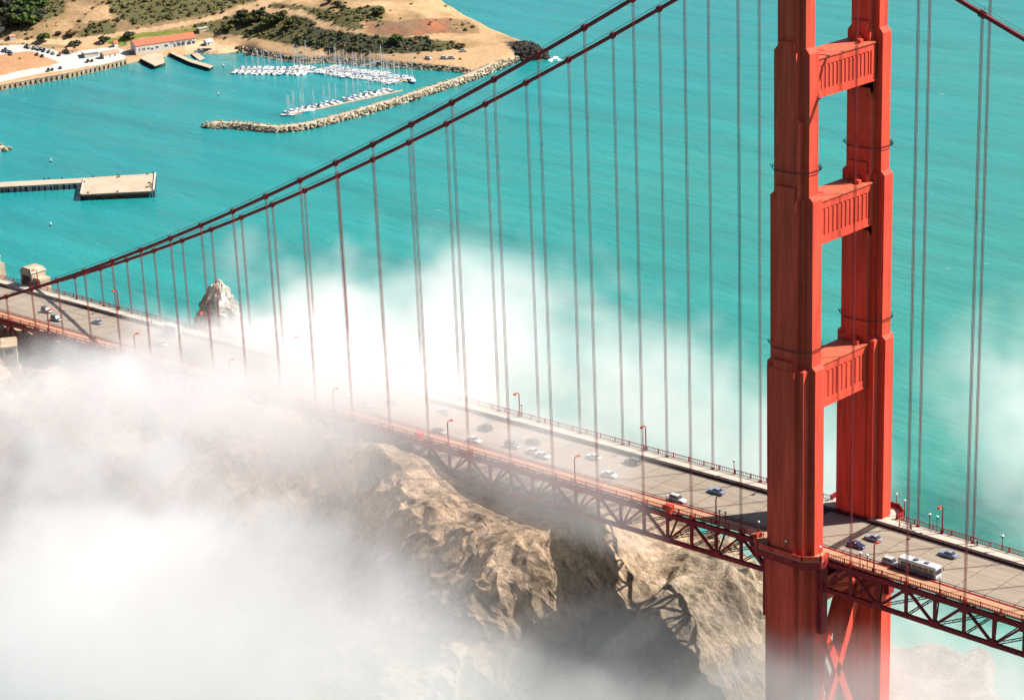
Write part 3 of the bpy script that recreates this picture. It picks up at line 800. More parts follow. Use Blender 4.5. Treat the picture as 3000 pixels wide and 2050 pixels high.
hill = np.clip((Z0-6)/10, 0, 1)
Zl = Zl+nn*1.6*hill+nr*2.0*hill
Z = np.where(ins, Zl, -1.5-np.minimum(sd_, 20)*0.1)
# land cover, drawn as a map: each patch is outlined where it lies on the ground
PXX = np.zeros_like(X); PYY = np.zeros_like(X)
dd = np.stack([X-CAM[0], Y-CAM[1], Z-CAM[2]], -1); zz = dd@_F
PXX = 1500+FPX*(dd@_R)/zz; PYY = 1025-FPX*(dd@_U)/zz
jx = PXX+nn*9; jy = PYY+nr*3.0
SAND, PALE, ASPH = (0.335, 0.215, 0.115), (0.40, 0.31, 0.20), (0.42, 0.39, 0.35)
SCRUB, DKSCR, DRY, GREEN, RED, FIELD, SHADY = (0.085, 0.075, 0.030), (0.040, 0.042, 0.024), (0.19, 0.125, 0.062), (0.13, 0.145, 0.030), (0.25, 0.095, 0.045), (0.34, 0.185, 0.095), (0.05, 0.045, 0.035)
C = np.zeros(X.shape+(3,)); C[:] = SAND
ROAD = (0.375, 0.248, 0.140)
def paint(poly, col, soft=True):
    if col == SAND and not soft: col = ROAD
    k = inside(poly, jx if soft else PXX, jy if soft else PYY); C[k] = col
COVER = {
 'scrub_a': [(-900, -340), (1000, -340), (760, 2), (700, 20), (640, 42), (560, 62), (470, 80), (380, 98), (290, 108), (230, 118), (120, 118), (0, 116), (-900, 130)],
}
paint(COVER['scrub_a'], DRY)
paint([(310, 0), (345, -10), (700, -40), (760, 0), (690, 18), (600, 44), (520, 58), (440, 72), (400, 76), (360, 60), (330, 30)], SCRUB)
paint([(260, 75), (310, 62), (340, 80), (350, 100), (260, 108), (220, 108)], SCRUB)
paint([(60, 0), (190, 5), (180, 40), (120, 70), (60, 90), (0, 95), (-500, 110), (-700, -60), (-300, -330), (80, -300)], SCRUB)
paint([(-120, -160), (90, -120), (150, -60), (120, 40), (70, 78), (40, 84), (0, 80), (-200, 90), (-420, 40), (-300, -100)], DKSCR)
paint([(195, 5), (280, 8), (275, 20), (230, 60), (200, 95), (165, 104), (150, 98), (190, 55)], SAND)
paint([(290, 18), (320, 20), (330, 55), (300, 60), (235, 72), (250, 50)], SAND)
paint([(-20, 116), (120, 116), (235, 112), (330, 98), (440, 80), (540, 64), (620, 48), (700, 26), (760, 6), (800, -30), (870, -20), (800, 25), (780, 36), (700, 40), (640, 58), (560, 72), (470, 90), (380, 106), (290, 118), (270, 140), (120, 128), (-20, 128)], SAND, False)
paint([(640, 40), (740, 14), (800, 8), (860, 20), (900, 40), (940, 62), (955, 78), (940, 88), (925, 75), (900, 50), (830, 36), (760, 34), (700, 40)], SAND, False)
paint([(305, 118), (400, 100), (480, 92), (560, 84), (580, 92), (560, 100), (420, 110), (375, 128), (360, 138), (320, 132)], GREEN)
paint([(560, 78), (600, 66), (640, 58), (690, 44), (760, 40), (880, 50), (915, 62), (925, 82), (1000, 96), (1130, 110), (1200, 112), (1240, 108), (1260, 116), (1330, 140), (1290, 152), (1200, 156), (1130, 158), (1060, 156), (960, 148), (880, 136), (800, 122), (720, 108), (640, 98), (590, 96)], DKSCR)
paint([(560, 78), (640, 58), (720, 44), (860, 50), (900, 66), (900, 100), (860, 128), (780, 116), (660, 96), (590, 94)], SCRUB)
paint([(1270, 118), (1330, 122), (1345, 138), (1320, 148), (1270, 148)], SCRUB)
paint([(790, 10), (850, 14), (960, 30), (985, 50), (965, 66), (935, 58), (900, 34), (840, 24), (795, 26)], SCRUB)
paint([(1000, 30), (1090, 20), (1130, 30), (1120, 58), (1160, 66), (1060, 66), (1070, 90), (1020, 88), (975, 70), (985, 52)], SCRUB)
paint([(1065, 66), (1130, 66), (1230, 58), (1320, 55), (1375, 66), (1400, 84), (1402, 98), (1330, 98), (1240, 104), (1150, 108), (1080, 96)], RED)
paint([(1320, 56), (1370, 62), (1405, 84), (1406, 98), (1350, 96), (1310, 80)], DRY)
paint([(970, -30), (1010, 0), (1012, 30), (985, 30), (930, -10)], DRY)
paint([(1075, 20), (1130, 18), (1120, 44), (1090, 52), (1075, 40)], SCRUB)
paint([(540, 112), (580, 100), (640, 104), (665, 112), (640, 118), (600, 112), (560, 124)], DRY)
paint([(545, 130), (600, 124), (640, 130), (690, 142), (700, 152), (640, 160), (540, 160)], (0.40, 0.285, 0.17))
paint([(0, 136), (60, 132), (130, 140), (200, 158), (240, 150), (330, 138), (380, 150), (372, 168), (330, 186), (250, 196), (200, 206), (120, 216), (0, 240), (-300, 300), (-300, 140)], ASPH)
paint([(-300, 165), (0, 160), (40, 154), (90, 152), (150, 174), (172, 184), (150, 196), (80, 204), (0, 224), (-300, 280)], FIELD)
paint([(1480, 128), (1500, 120), (1545, 138), (1600, 154), (1612, 175), (1560, 180), (1520, 172), (1500, 150)], (0.035, 0.030, 0.028))
paint([(1545, 128), (1600, 152), (1560, 150)], SAND)
# bare rock and rubble along the open shore
k = ins & (sd_ < 4) & (PXX > 700) & (PXX < 1480); C[k] = (0.12, 0.10, 0.075)
hs_ = (C[..., 0] == SAND[0]) & (Z0 > 6.5); pn = noise2(ny, nx, 11, br, 5, 0.62)
mixv = np.clip(pn*2.2+0.42, 0, 1)[..., None]
C = np.where(hs_[..., None], C*(1-mixv)+np.array(DRY)*1.15*mixv, C)
redk = (C[..., 0] == RED[0]); st_ = noise2(ny, nx, 5, br, 3, 0.6, True)
mr_ = np.clip(0.35+st_*0.9+pn*1.2, 0, 1)[..., None]
C = np.where(redk[..., None], np.array(RED)*(1-mr_)+np.array((0.15, 0.09, 0.055))*mr_, C)
C *= (1+0.30*nn+0.10*nr)[..., None]
M['land'] = rock_material('land_cover', (0, 0, 0), (0, 0, 0), (0, 0, 0), 0.05, 0.35, cover=True)
o = grid_mesh('hills', X, Y, Z, M['land'], C, keep=Z > -1.6+0.05*0-0.0); o["kind"] = 'structure'
LX0, LY0, LST = gx_[0], gy_[0], 2.2
def ground(x, y):
    i = min(max((x-LX0)/LST, 0), nx-2); j = min(max((y-LY0)/LST, 0), ny-2)
    a, b = int(i), int(j); f, g = i-a, j-b
    return float(Z[b, a]*(1-f)*(1-g)+Z[b, a+1]*f*(1-g)+Z[b+1, a]*(1-f)*g+Z[b+1, a+1]*f*g)
def on_land(px, py, z0=4.0):
    """the ground point seen at this point of the photograph"""
    z = z0
    for _ in range(12):
        p = un(px, py, 2, z); z = 0.5*z+0.5*ground(p[0], p[1])
    p = un(px, py, 2, z); return (float(p[0]), float(p[1]), float(z))

# pale wet rock shelf at the foot of the point, behind and below the deck right of the tower
RK = [(2300, 2250), (2330, 2000), (2480, 1868), (2592, 1871), (2622, 1886), (2648, 1896), (2672, 1884), (2712, 1877), (2745, 1880), (2780, 1893), (2826, 1915), (2838, 1900), (2868, 1892), (2898, 1903), (2917, 1918), (2915, 1960), (2906, 2005), (2940, 2040), (3030, 2060), (3150, 2150), (3100, 2400), (2400, 2500)]
RKW = np.array([un(x, y, 2, 3.2)[:2] for x, y in RK])
x0_, x1_ = RKW[:, 0].min()-2, min(RKW[:, 0].max()+2, 60); y0_, y1_ = max(-60, RKW[:, 1].min()-2), RKW[:, 1].max()+2
Xr, Yr = np.meshgrid(np.arange(x0_, x1_, 0.8), np.arange(y0_, y1_, 0.8))
ir = inside(RKW, Xr, Yr); dr = segdist(RKW, Xr, Yr); rr_ = np.random.default_rng(13)
na_ = noise2(*Xr.shape, 12, rr_, 5, 0.6, True); nb_ = noise2(*Xr.shape, 5, rr_, 4, 0.6)
Zr = np.where(ir, 3.4*np.clip(dr/1.2, 0, 1)-np.clip((dr-3.0)/14, 0, 1)*2.4+na_*0.9+nb_*0.4, -1.5)
o = grid_mesh('shore_rock', Xr, Yr, Zr, M['pale_rock'], keep=Zr > -1.4); o["kind"] = 'structure'
# ================================================================== THE BAY: shore, piers, marina
def ordn(i): return ORD[i] if i < len(ORD) else str(i)
M['timber'] = mat('dark_piles', (0.035, 0.028, 0.025), 0.9, 0.4, 1.0, spec=0.1)
M['deckpale'] = mat('pier_deck', (0.36, 0.29, 0.215), 0.9, 0.10, 0.15, spec=0.1)
M['walllight'] = mat('sea_wall_concrete', (0.33, 0.25, 0.165), 0.9, 0.25, 0.3, spec=0.1)
M['roof_red'] = mat('red_roof_tiles', (0.46, 0.115, 0.065), 0.8, 0.10, 0.5, spec=0.1)
M['roof_pale'] = mat('pale_roof', (0.42, 0.20, 0.13), 0.8, 0.10, 0.5, spec=0.1)
M['wallwhite'] = mat('white_wall', (0.52, 0.51, 0.47), 0.8, 0.03, 0.5, spec=0.1)
M['wallgrey'] = mat('grey_wall', (0.30, 0.28, 0.24), 0.8, 0.05, 0.5, spec=0.1)
M['hull'] = mat('white_hull', (0.62, 0.62, 0.60), 0.25, 0.03, 0.5)
M['hullblue'] = mat('blue_hull', (0.05, 0.14, 0.32), 0.25, 0.03, 0.5)
M['hulldark'] = mat('navy_hull', (0.02, 0.03, 0.06), 0.25, 0.03, 0.5)
M['mast'] = mat('mast_metal', (0.50, 0.50, 0.50), 0.4)
M['canvas'] = mat('blue_canvas', (0.03, 0.11, 0.30), 0.9)
M['canvasw'] = mat('cream_canvas', (0.45, 0.42, 0.36), 0.9)
M['foam'] = mat('sea_foam', (0.62, 0.66, 0.66), 0.9, 0.15, 1.0)

def boulders(mb, c, r, rg, n=5):
    """one angular boulder"""
    a0 = rg.random()*6.28; vs = []
    for lay, (zz, rr) in enumerate(((-0.5, 0.75), (0.15, 1.0), (0.62, 0.55))):
        for k in range(n):
            a = a0+2*math.pi*k/n+rg.normal()*0.16+lay*0.3
            q = r*rr*(1+rg.normal()*0.16)
            vs.append((c[0]+q*math.cos(a), c[1]+q*math.sin(a), c[2]+zz*r*(1+rg.normal()*0.12)))
    fs = []
    for l in range(2):
        for k in range(n): fs.append((l*n+k, l*n+(k+1) % n, (l+1)*n+(k+1) % n, (l+1)*n+k))
    fs.append(tuple(2*n+k for k in range(n)))
    mb.add(vs, fs)

def breakwater(name, pts, w, h, lab, seed):
    rg = np.random.default_rng(seed)
    W = [Vector(un(x, y, 2, 0.0)) for x, y in pts]
    o0 = W[0].copy()
    e = empty(name, o0); T(e, lab, 'breakwater', 'rubble breakwaters')
    P_ = []
    for i in range(len(W)-1):
        n = max(1, int((W[i+1]-W[i]).length/2.5))
        for k in range(n): P_.append(W[i]+(W[i+1]-W[i])*(k/n))
    P_.append(W[-1])
    core = MB(); vs = []; fs = []
    for i, p in enumerate(P_):
        d = (P_[min(i+1, len(P_)-1)]-P_[max(i-1, 0)]).normalized(); s = Vector((-d.y, d.x, 0))
        t = 0.45 if i == 0 else (0.8 if i == 1 else 1)
        for (u, z) in ((-w*0.85, -1.0), (-w*0.36, h*0.86), (w*0.36, h*0.86), (w*0.85, -1.0)):
            q = p+s*u*t-o0; vs.append((q.x, q.y, z*t+rg.normal()*0.12))
    for i in range(len(P_)-1):
        for k in range(3): fs.append((i*4+k, i*4+k+1, (i+1)*4+k+1, (i+1)*4+k))
    fs.append((3, 2, 1, 0)); core.add(vs, fs); core.build('crest', M['conc_dark'], e)
    mb = MB(); mb2 = MB()
    for i, p in enumerate(P_):
        d = (P_[min(i+1, len(P_)-1)]-P_[max(i-1, 0)]).normalized(); s = Vector((-d.y, d.x, 0))
        t = 0.5 if i == 0 else (0.85 if i == 1 else 1)
        for k in range(15):
            sg = -1 if k % 2 else 1
            f = rg.random(); u = w*(0.34+0.62*f)*sg*t; z = h*(0.95-1.05*f)*t
            q = p+s*u+d*(rg.random()-0.5)*2.6-o0
            boulders(mb if (f < 0.72 or rg.random() < 0.4) else mb2, (q.x, q.y, z), 0.55+0.5*rg.random(), rg)
    if len(mb.f): mb.build('boulders', M['rubble'], e)["kind"] = 'stuff'
    if len(mb2.f): mb2.build('boulders', M['dark_rock'], e)["kind"] = 'stuff'
breakwater('breakwater', [(597, 372), (640, 371), (700, 373), (760, 379), (810, 384), (850, 381), (900, 374), (950, 362), (1000, 349), (1060, 333), (1120, 314), (1180, 297), (1240, 276), (1300, 256), (1350, 240), (1400, 221), (1445, 200), (1490, 182), (1515, 172)],
           6.2, 3.0, 'long curved rubble breakwater sheltering the marina, pale crest and boulders', 21)
breakwater('breakwater', [(22, 441), (0, 440), (-40, 438), (-120, 430)], 6.5, 3.4, 'short stub of rubble breakwater cut by the left edge of the photograph', 22)

# rubble along the inner shore
mb = MB(); mb2 = MB(); rg = np.random.default_rng(31)
shore = [(696, 150), (722, 152), (760, 163), (830, 176), (900, 186), (960, 181), (1040, 188), (1150, 197), (1250, 202), (1335, 208), (1372, 214)]
for i in range(len(shore)-1):
    a, b = Vector(un(*shore[i], 2, 0.5)), Vector(un(*shore[i+1], 2, 0.5)); n = int((b-a).length/1.1)
    s = Vector((-(b-a).y, (b-a).x, 0)).normalized()
    for k in range(n):
        for _ in range(4):
            q = a+(b-a)*((k+rg.random())/n)+s*(rg.random()*6-2.0)
            boulders(mb if rg.random() < 0.6 else mb2, (q.x, q.y, max(0.2, ground(q.x, q.y))), 0.5+0.6*rg.random(), rg)
o = mb.build('shore_boulders', M['rubble']); T(o, kind='stuff')
o = mb2.build('shore_boulders', M['dark_rock']); T(o, kind='stuff')

# the long sea wall with its dark posts
e0 = Vector(un(-150, 302, 2, 0)); sw = [Vector(un(x, y, 2, 0)) for x, y in ((-150, 302), (0, 264), (100, 245), (200, 228), (300, 205), (372, 187))]
e = empty('sea_wall', e0); T(e, 'long pale sea wall with a row of dark posts below the car park', 'sea wall')
mb = MB()
for i in range(len(sw)-1):
    a, b = sw[i]-e0, sw[i+1]-e0
    mb.bar(a+Vector((0, 0, 1.2)), b+Vector((0, 0, 1.2)), 1.6, 3.4); mb.bar(a+Vector((0, 0, 3.05)), b+Vector((0, 0, 3.05)), 2.0, 0.35)
mb.build('wall', M['walllight'], e)
pp = None; k = 0; dist = 0
for i in range(len(sw)-1):
    a, b = sw[i]-e0, sw[i+1]-e0; L_ = (b-a).length; d = (b-a)/L_; s = Vector((d.y, -d.x, 0))
    while dist < L_:
        q = a+d*dist+s*1.15
        if k >= 22 or k % 1 == 0:
            if pp is None:
                m1 = MB(); m1.box(-0.24, 0.24, -0.24, 0.24, -0.5, 2.4); pp = m1.build('post', M['timber'], e, loc=q)
            else:
                c = pp.copy(); COL.objects.link(c); c.location = q
        dist += 3.6; k += 1
    dist -= L_
mb = MB()
for i in range(len(sw)-1):
    a, b = sw[i], sw[i+1]; n = int((b-a).length/1.3); s = Vector(((b-a).y, -(b-a).x, 0)).normalized()
    for q_ in range(n):
        q = a+(b-a)*((q_+rg.random())/n)+s*(1.4+rg.random()*2.2); boulders(mb, (q.x, q.y, 0.1), 0.4+0.5*rg.random(), rg)
o = mb.build('shore_boulders', M['rubble']); T(o, kind='stuff')

# the finished pier with the square head
def pier_poly(name, polys, z, th, lab, piles, seed=0, mtop=None):
    c0 = Vector(un(*polys[0][0], 2, z))
    e = empty(name, (c0.x, c0.y, 0)); T(e, lab, 'pier', 'piers on dark piles')
    mb = MB()
    for i, pl in enumerate(polys):
        W = [un(x, y, 2, z)[:2]-np.array([c0.x, c0.y]) for x, y in pl]
        a = sum(W[k][0]*W[(k+1) % len(W)][1]-W[(k+1) % len(W)][0]*W[k][1] for k in range(len(W)))
        if a < 0: W = W[::-1]
        mb.prism([(float(a_), float(b_)) for a_, b_ in W], z-th-i*0.003, z-i*0.003)
    mb.build('deck', mtop or M['deckpale'], e)
    mb = MB()
    for (p0, p1, rows) in piles:
        a, b = Vector(un(*p0, 2, z)), Vector(un(*p1, 2, z)); n = int((b-a).length/rows); d = b-a
        for k in range(n+1):
            q = a+d*(k/n)-Vector((c0.x, c0.y, 0)); mb.tube([(q.x, q.y, -2.0), (q.x, q.y, z-th)], 0.38, 6)
    mb.build('piles', M['timber'], e)["kind"] = 'stuff'
    return e, c0
pe, pc = pier_poly('harbour_pier', [[(236, 570), (450, 559.5), (455, 508), (246, 521.5)], [(-300, 564), (244, 535), (246, 521.6), (-300, 549)]], 3.2, 0.7,
    'concrete pier with a long trestle and a wide square head at the left', [((236, 570), (450, 560), 1.5), ((450, 559), (455, 509), 1.5), ((236, 569), (242, 538), 1.6), ((-300, 563), (238, 535), 3.1), ((-300, 562), (238, 534), 3.1), ((-300, 552), (243, 522), 5), ((246, 523), (452, 510), 3)])
mb = MB()
for (px, py) in ((60, 548), (130, 526), (143, 525), (182, 524), (272, 519), (345, 514), (350, 519), (344, 521), (432, 511), (449, 508), (247, 534), (258, 566), (344, 563)):
    q = un(px, py, 2, 3.2)-np.array(pc); mb.box(q[0]-0.35, q[0]+0.35, q[1]-0.3, q[1]+0.3, 3.21, 3.85)
mb.build('bollards', M['timber'], pe)["kind"] = 'stuff'
mb = MB()
for (px, py) in ((438, 536), (444, 541), (431, 549), (441, 547), (447, 552)):
    q = un(px, py, 2, 3.2)-np.array(pc); mb.box(q[0]-0.9, q[0]+0.8, q[1]-0.6, q[1]+0.6, 3.21, 3.5)
mb.build('debris', M['timber'], pe)["kind"] = 'stuff'
mb = MB()
a, b = un(450, 559, 2, 3.2)-np.array(pc), un(455, 508.5, 2, 3.2)-np.array(pc)
mb.bar((a[0], a[1], 3.5), (b[0], b[1], 3.5), 0.9, 0.55)
a, b = un(236.5, 569, 2, 3.2)-np.array(pc), un(245.5, 524, 2, 3.2)-np.array(pc)
mb.bar((a[0], a[1], 3.45), (b[0], b[1], 3.45), 0.7, 0.5); mb.build('coping', M['concrete'], pe)
pier_poly('boat_pier', [[(411, 171), (452, 192), (482, 182), (476, 158), (436, 156)]], 2.6, 0.7, 'small dark sided boat pier in front of the long red roofed building', [((411, 171), (452, 192), 1.2), ((452, 192), (482, 182), 1.8)])
pier_poly('wharf', [[(486, 150), (492, 146), (560, 174), (624, 193), (613, 199), (556, 182)]], 2.2, 0.5, 'narrow pale wharf running out from the red roofed building past the beach', [((488, 151), (614, 199), 1.6), ((494, 148), (622, 194), 2.4)])
pier_poly('slipway', [[(560, 158), (575, 152), (600, 170), (585, 178)]], 1.1, 0.3, 'pale boat slipway on the wharf side of the beach', [((560, 158), (585, 178), 3)])

# ---- buildings
def gabled(A, B, depth, hw, hr_, lab, wallm, roofm, over=0.25, windows=(), flat=False, name='shore_building', group='buildings by the harbour'):
    """A, B: photograph points at the foot of the front wall (z = ground)"""
    pa, pb = on_land(*A, 3.0), on_land(*B, 3.0)
    z0 = 0.5*(pa[2]+pb[2])
    pa = Vector(un(*A, 2, z0)); pb = Vector(un(*B, 2, z0)); L_ = (pb-pa).length; d = (pb-pa).normalized()
    ang = math.atan2(d.y, d.x)
    e = empty(name, pa, ang); T(e, lab, 'building', group)
    mb = MB()
    if flat:
        mb.box(0, L_, 0, depth, -1, hw)
    else:
        mb.add([(0,0,-1),(L_,0,-1),(L_,depth,-1),(0,depth,-1),(0,0,hw),(L_,0,hw),(L_,depth,hw),(0,depth,hw),(0,depth/2,hw+hr_),(L_,depth/2,hw+hr_)],
               [(0,3,2,1),(0,1,5,4),(1,2,6,9,5),(2,3,7,6),(3,0,4,8,7),(4,5,9,8),(6,7,8,9)])
    mb.build('wall', wallm, e)
    mb = MB()
    if flat:
        mb.box(-0.3, L_+0.3, -0.3, depth+0.3, hw, hw+0.35)
    else:
        k = hr_/(depth/2); t = 0.25
        for y0, y1, z0_, z1_ in ((-over, depth/2, hw-over*k, hw+hr_), (depth+over, depth/2, hw-over*k, hw+hr_)):
            mb.add([(-over,y0,z0_+.02),(L_+over,y0,z0_+.02),(L_+over,y1,z1_+.02),(-over,y1,z1_+.02),(-over,y0,z0_+t),(L_+over,y0,z0_+t),(L_+over,y1,z1_+t),(-over,y1,z1_+t)],
                   [(0,3,2,1),(4,5,6,7),(0,1,5,4),(1,2,6,5),(2,3,7,6),(3,0,4,7)])
    mb.build('roof', roofm, e)
    for (u, v, ww, hh) in windows:
        mb = MB(); mb.box(-ww/2, ww/2, -0.06, 0.03, 0, hh); f = mb.build('window', M['glass'], e, loc=(u*L_, 0, v))
        mb = MB(); mb.box(-ww/2-0.1, ww/2+0.1, -0.12, -0.061, -0.12, 0); mb.box(-0.05, 0.05, -0.1, -0.061, 0.001, hh); mb.box(-ww/2-0.1, ww/2+0.1, -0.12, -0.061, hh, hh+0.1); mb.build('frame', M['wallwhite'], f)
    mb = MB(); mb.box(-0.08, -0.002, depth*0.42, depth*0.62, -0.9, 2.2); mb.build('door', M['timber'], e)
    return e
gabled((399, 158), (575.5, 133), 9.5, 5.0, 2.9, 'long white building with a red gable roof at the water edge', M['wallwhite'], M['roof_red'],
       windows=[(u, v, w_, h_) for (u, v, w_, h_) in ((0.06, 1.6, 0.8, 1.5), (0.115, 1.6, 0.8, 1.5), (0.145, 1.6, 0.8, 1.5), (0.21, 1.9, 1.6, 1.0), (0.27, 1.2, 1.4, 1.2), (0.35, 1.9, 1.9, 1.2), (0.50, 2.0, 2.2, 1.2), (0.64, 1.0, 1.2, 2.0), (0.71, 1.3, 2.2, 1.9), (0.78, 1.3, 2.2, 1.9), (0.60, 3.5, 2.6, 0.5), (0.70, 3.5, 2.6, 0.5), (0.80, 3.5, 2.6, 0.5), (0.90, 3.5, 2.6, 0.5), (0.88, 1.2, 2.4, 1.9), (0.955, 1.2, 1.8, 1.9))])
gabled((305, 172.5), (351, 164), 5.5, 2.4, 1.7, 'small white house with a faded red roof between the white shed and the long building', M['wallwhite'], M['roof_pale'], windows=((0.4, 0.4, 0.9, 1.2), (0.7, 0.4, 0.9, 1.2)))
gabled((249, 171), (290, 166), 8.5, 3.0, 1.2, 'plain white shed with a white roof beside the small red roofed house', M['wallwhite'], M['wallwhite'], flat=True)
gabled((204, 159), (229, 154), 5.0, 2.4, 1.3, 'small cream hut with a pale red roof under the dark bush', M['walllight'], M['roof_pale'], windows=((0.4, 0.8, 1.0, 0.9),))
gabled((336, 138), (347, 136), 2.4, 2.2, 1.3, 'tiny white kiosk on the green grass behind the sheds', M['wallwhite'], M['roof_red'])
gabled((606, 134), (624, 131), 4.0, 2.0, 1.6, 'white boat shed at the back of the sandy beach', M['wallwhite'], M['wallwhite'], windows=((0.3, 0.2, 1.0, 1.4),))
gabled((585, 96), (612, 91), 4.0, 2.2, 0.5, 'low flat roofed lookout above the right end of the long building', M['walllight'], M['wallgrey'], flat=True)
gabled((-6, 96), (14, 92), 6.0, 3.0, 0.8, 'pale building at the left edge below the dark wood', M['wallwhite'], M['wallwhite'], flat=True)
gabled((30, 118), (46, 116), 4.0, 2.2, 0.8, 'small pale hut on the dry slope at the far left', M['wallwhite'], M['roof_pale'])

# beached boats
for i, (px, py, cm, lab) in enumerate(((590, 147, 'timber', 'dark rowing boat on the beach sand, leftmost of the beached boats'), (597, 149, 'hull', 'white rowing boat on the beach, second of the beached boats'), (604, 146, 'timber', 'dark rowing boat on the beach, third of the beached boats'),
        (611, 147, 'hulldark', 'navy rowing boat on the beach, fourth of the beached boats'), (579, 152, 'canvas', 'blue rowing boat on the beach nearest the wharf'), (571, 147, 'hull', 'white rowing boat by the slipway'))):
    p = on_land(px, py, 1.5); mb = MB(); vs = []
    for k, (x, w_) in enumerate(((-2.4, 0.5), (-1.2, 0.75), (0.4, 0.78), (1.6, 0.5), (2.5, 0.04))):
        vs += [(x, -w_, 0.6+0.03*k*k), (x, -w_*0.55, 0.05), (x, w_*0.55, 0.05), (x, w_, 0.6+0.03*k*k), (x, 0, 0.42)]
    fs = []
    for k in range(4):
        a = k*5; b = a+5
        fs += [(a, a+1, b+1, b), (a+1, a+2, b+2, b+1), (a+2, a+3, b+3, b+2), (a+4, a, b, b+4), (a+3, a+4, b+4, b+3)]
    fs += [(0, 4, 3, 2, 1)]
    mb.add(vs, fs); o = mb.build('rowing_boat', M[cm]); o.location = (p[0], p[1], p[2]+0.05); o.rotation_euler = (0, 0, -2.2+0.1*i); T(o, lab, 'boat', 'boats lying on the beach')

# ---- sailing boats
def boat_proto(kind):
    e = empty('sailboat' if kind != 'motor' else 'motorboat')
    L_, B_ = {'sail': (9.5, 1.45), 'blue': (10.5, 1.55), 'motor': (9.0, 1.6), 'ketch': (13.0, 1.9)}[kind]
    st = [(-0.5, 0.72, 0.95, 0.25), (-0.3, 0.95, 0.9, 0.0), (0, 1.0, 0.92, -0.1), (0.25, 0.82, 1.0, -0.05), (0.42, 0.42, 1.15, 0.1), (0.5, 0.03, 1.3, 0.7)]
    vs = []
    for (t, wq, zt, zk) in st:
        x = t*L_; w_ = wq*B_
        vs += [(x, -w_, zt), (x, -w_*0.8, 0.2 if zk < 0.5 else zk), (x, 0, zk-0.2), (x, w_*0.8, 0.2 if zk < 0.5 else zk), (x, w_, zt)]
    fs = []
    for i in range(len(st)-1):
        a = i*5; b = a+5
        for k in range(4): fs.append((a+k, a+k+1, b+k+1, b+k))
    fs.append((0, 4, 3, 2, 1))
    mb = MB(); mb.add(vs, fs); mb.build('hull', M['hullblue' if kind == 'blue' else 'hull'], e)
    mb = MB(); dv = []
    for (t, wq, zt, zk) in st: dv += [(t*L_, -wq*B_*0.98, zt-0.03), (t*L_, wq*B_*0.98, zt-0.03)]
    mb.add(dv, [(2*i, 2*i+2, 2*i+3, 2*i+1) for i in range(len(st)-1)]); mb.build('deck', M['hull'], e)
    mb = MB()
    h = 0.5 if kind != 'motor' else 1.35
    x0, x1 = (-0.12*L_, 0.24*L_) if kind != 'motor' else (-0.22*L_, 0.2*L_)
    w0 = B_*0.6
    mb.add([(x0,-w0,0.9),(x1,-w0*0.6,0.95),(x1,w0*0.6,0.95),(x0,w0,0.9),(x0,-w0*0.85,0.95+h),(x1-0.7,-w0*0.5,0.95+h*0.8),(x1-0.7,w0*0.5,0.95+h*0.8),(x0,w0*0.85,0.95+h)],
           [(0,1,5,4),(1,2,6,5),(2,3,7,6),(3,0,4,7),(4,5,6,7)])
    cb = mb.build('cabin', M['hull'], e)
    mb = MB(); mb.box(x0+0.3, x1-1.1, -w0*0.92, -w0*0.9+0.02, 1.05, 0.85+h*0.75); mb.box(x0+0.3, x1-1.1, w0*0.9-0.02, w0*0.92, 1.05, 0.85+h*0.75); mb.build('cabin_windows', M['glass'], cb)
    if kind != 'motor':
        H = {'sail': 12.5, 'blue': 13.5, 'ketch': 17.0}[kind]
        mb = MB(); mb.tube([(0.08*L_, 0, 0.9), (0.08*L_, 0, H)], [0.17, 0.12], 6); mb.bar((0.08*L_, -0.9, H*0.62), (0.08*L_, 0.9, H*0.62), 0.07, 0.05); mk = mb.build('mast', M['mast'], e)
        mb = MB()
        for q in ((0.49*L_, 0, 1.3), (-0.49*L_, 0, 1.0), (0.06*L_, B_*0.9, 1.0), (0.06*L_, -B_*0.9, 1.0)): mb.bar((0.08*L_, 0, H*0.97), q, 0.03, 0.03)
        mb.build('rigging', M['mast'], mk)
        mb = MB(); mb.bar((0.07*L_, 0, 2.1), (-0.36*L_, 0, 2.0), 0.28, 0.34); mb.build('boom', M['canvas' if kind in ('sail',) else 'canvasw'], e)
        if kind == 'ketch':
            mb = MB(); mb.tube([(-0.33*L_, 0, 0.9), (-0.33*L_, 0, H*0.68)], [0.12, 0.08], 6); mb.build('mast', M['mast'], e)
    else:
        mb = MB(); mb.add([(x0-0.3,-w0*0.8,2.45),(x1-1.6,-w0*0.6,2.4),(x1-1.6,w0*0.6,2.4),(x0-0.3,w0*0.8,2.45),(x0-0.3,-w0*0.8,2.55),(x1-1.6,-w0*0.6,2.5),(x1-1.6,w0*0.6,2.5),(x0-0.3,w0*0.8,2.55)],
                          [(0,3,2,1),(4,5,6,7),(0,1,5,4),(1,2,6,5),(2,3,7,6),(3,0,4,7)]); mb.build('canopy', M['canvas'], e)
        mb = MB(); mb.bar((x0, 0, 2.5), (x0-0.3, 0, 4.3), 0.07, 0.07); mb.build('aerial', M['mast'], e)
    return e
PB = {k: boat_proto(k) for k in ('sail', 'blue', 'motor', 'ketch')}
used = set()
KD = {'sail': 'white sailboat with blue sail cover', 'blue': 'blue hulled sailboat', 'motor': 'white motor cruiser', 'ketch': 'white two masted yacht'}
def boat(kind, p, ang, lab, sc=1.0, group='boats moored in the marina'):
    if kind not in used: r = PB[kind]; used.add(kind)
    else: r = copy_tree(PB[kind])
    r.location = (p[0], p[1], -0.15); r.rotation_euler = (0, 0, ang); r.scale = (sc, sc, sc)
    T(r, lab, 'motorboat' if kind == 'motor' else 'sailboat', group)
    return r
